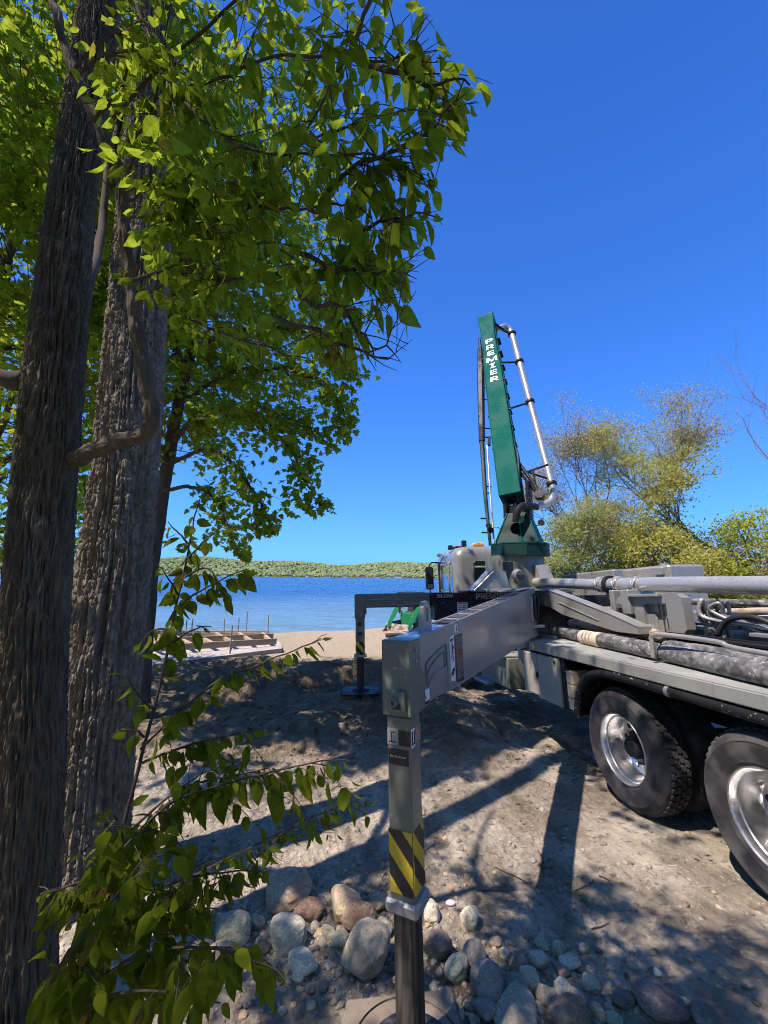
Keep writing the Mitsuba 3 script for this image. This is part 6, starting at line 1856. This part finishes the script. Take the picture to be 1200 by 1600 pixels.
board(-8.9, 14.9, -5.75, 11.20, .18, .30, .15)
board(-8.3, 14.9, -6.1, 12.5, .16, .28, .15)
board(-9.6, 13.6, -7.1, 12.9, .22, .27, .16)
for k in range(6):
    t_ = k / 5
    board(-5.6 + 2.2 * t_, 11.35 + 1.75 * t_, -8.2 + 4.0 * t_, 14.8 + .2 * t_, .28 - .1 * t_, .14, .10, .09, 'joist')
for q, (px, pt, pb, Yd) in enumerate([(237, 966, 996, 14.8), (301, 966, 996, 15.2), (351, 967, 1000, 14.6), (361, 977, 1029, 11.55), (373.5, 965, 996, 15.2), (386.5, 955, 992, 15.9), (420, 959, 998, 14.9), (292, 968, 994, 15.6), (97, 968, 1000, 14.5)]):
    a_, b_ = atY(px + (2 if q == 3 else 0), pt, Yd), atY(px - (3 if q == 3 else 2), pb, Yd)
    b_[2] = min(b_[2], gz(b_[0], Yd)) - .15
    put('stake', tube([b_, a_], .020, 6), 'stake_wood', fk, smooth=30)
    put('stake_brace', tube([b_ + [0, 0, .25], b_ + [.05, .02, .45]], .014, 5), 'stake_wood', fk)

# ------------------------------------------------------------------ green tracked loader by the water
lo = thing('skid_loader', 'small green tracked loader parked on the beach beyond the far outrigger', 'loader')
LOo = atY(643, 985, 21.0)
LOo[2] = gz(LOo[0], LOo[1]) + .02
la = unit([-.62, -.78, 0])
lr_ = np.array([-la[1], la[0], 0]) * -1
def lg(m): return fixn(frame_mesh(m, LOo, lr_, la, [0, 0, 1]))
for s in (-1, 1):
    tk = key_of(lo + '__track')
    hull = Polygon([(-.72, .12), (-.60, .0), (.55, .0), (.74, .22), (.60, .42), (-.55, .50), (-.72, .38)]).buffer(.05)
    m = trimesh.creation.extrude_polygon(hull, .28, engine='earcut')
    v = np.array(m.vertices)
    put('belt', lg(trimesh.Trimesh(np.stack([s * .60 - .14 + v[:, 2], v[:, 0], v[:, 1] + .03], -1), m.faces, process=False)), 'tyre_rubber', tk)
    put('lug', lg(cat(*[cbox(s * .60 - .15, s * .60 + .15, y_ - .02, y_ + .02, -.03 + .0, .0, .004) for y_ in np.linspace(-.55, .5, 9)])), 'tyre_rubber', tk)
    put('roller', lg(cat(*[xf(trimesh.creation.cylinder(.10, .30, sections=18), R=np.array([[0, 0, 1], [0, 1, 0], [-1, 0, 0]], float), t=[s * .60, y_, .18]) for y_ in (-.5, -.2, .1, .4)])), 'black_paint', tk)
    put('lift_arm', lg(tube([[s * .62, -.75, 1.25], [s * .62, -.30, 1.42], [s * .62, .45, 1.05], [s * .60, .95, .50], [s * .58, 1.05, .28]], [.10, .16, .17, .13, .09], 4)), 'loader_green', lo)
    put('lift_cylinder', lg(tube([[s * .60, -.5, .65], [s * .62, .25, 1.10]], .04, 10)), 'hydraulic_chrome', lo)
put('body', lg(cat(cbox(-.46, .46, -.85, .35, .22, .95, .06), cbox(-.60, .60, -.95, -.45, .45, 1.15, .06))), 'loader_green', lo, smooth=25)
put('engine_cover', lg(cbox(-.40, .40, -1.0, -.90, .5, 1.05, .03)), 'black_paint', lo)
put('cab_frame', lg(cat(*[tube([[sx * .42, sy, .9], [sx * .42, sy * .9, 1.85]], .045, 8) for sx in (-1, 1) for sy in (-.4, .42)], cbox(-.50, .50, -.50, .52, 1.82, 1.92, .03))), 'black_paint', lo)
put('window', lg(cat(xf(trimesh.creation.box((.82, .01, .85)), t=[0, .40, 1.40]))), 'window_glass', lo)
put('window', lg(cat(xf(trimesh.creation.box((.01, .80, .8)), t=[-.42, 0, 1.40]), xf(trimesh.creation.box((.01, .80, .8)), t=[.42, 0, 1.40]))), 'window_glass', lo)
put('seat', lg(cat(cbox(-.25, .25, -.3, -.15, .9, 1.5, .04), cbox(-.25, .25, -.3, .2, .85, 1.0, .04))), 'cab_interior', lo)
bk = Polygon([(.95, .02), (1.45, .0), (1.47, .03), (1.05, .08), (.98, .45), (.94, .45)])
m = trimesh.creation.extrude_polygon(bk, 1.5, engine='earcut')
v = np.array(m.vertices)
put('bucket', lg(trimesh.Trimesh(np.stack([v[:, 2] - .75, v[:, 0], v[:, 1]], -1), m.faces, process=False)), 'rusty_pipe', lo)
for s in (-1, 1): put('bucket_side', lg(xf(prism([(.95, .02), (1.45, .0), (.98, .45)], .02), R=np.array([[0, 1, 0], [1, 0, 0], [0, 0, 1]], float), t=[s * .75 - .01, 0, 0])), 'rusty_pipe', lo)
# driftwood and a dark heap near the water
dw = atY(618, 982, 17.5)
single('driftwood', tube(smooth_path([[dw[0] - .4, 17.4, gz(dw[0], 17.4) + .08], [dw[0] + .2, 17.5, gz(dw[0], 17.5) + .12], [dw[0] + .9, 17.5, gz(dw[0], 17.5) + .07]], 4), np.linspace(.09, .05, 9), 8), 'bark_grey', 'grey driftwood log on the sand left of the green loader', 'log', smooth=True)
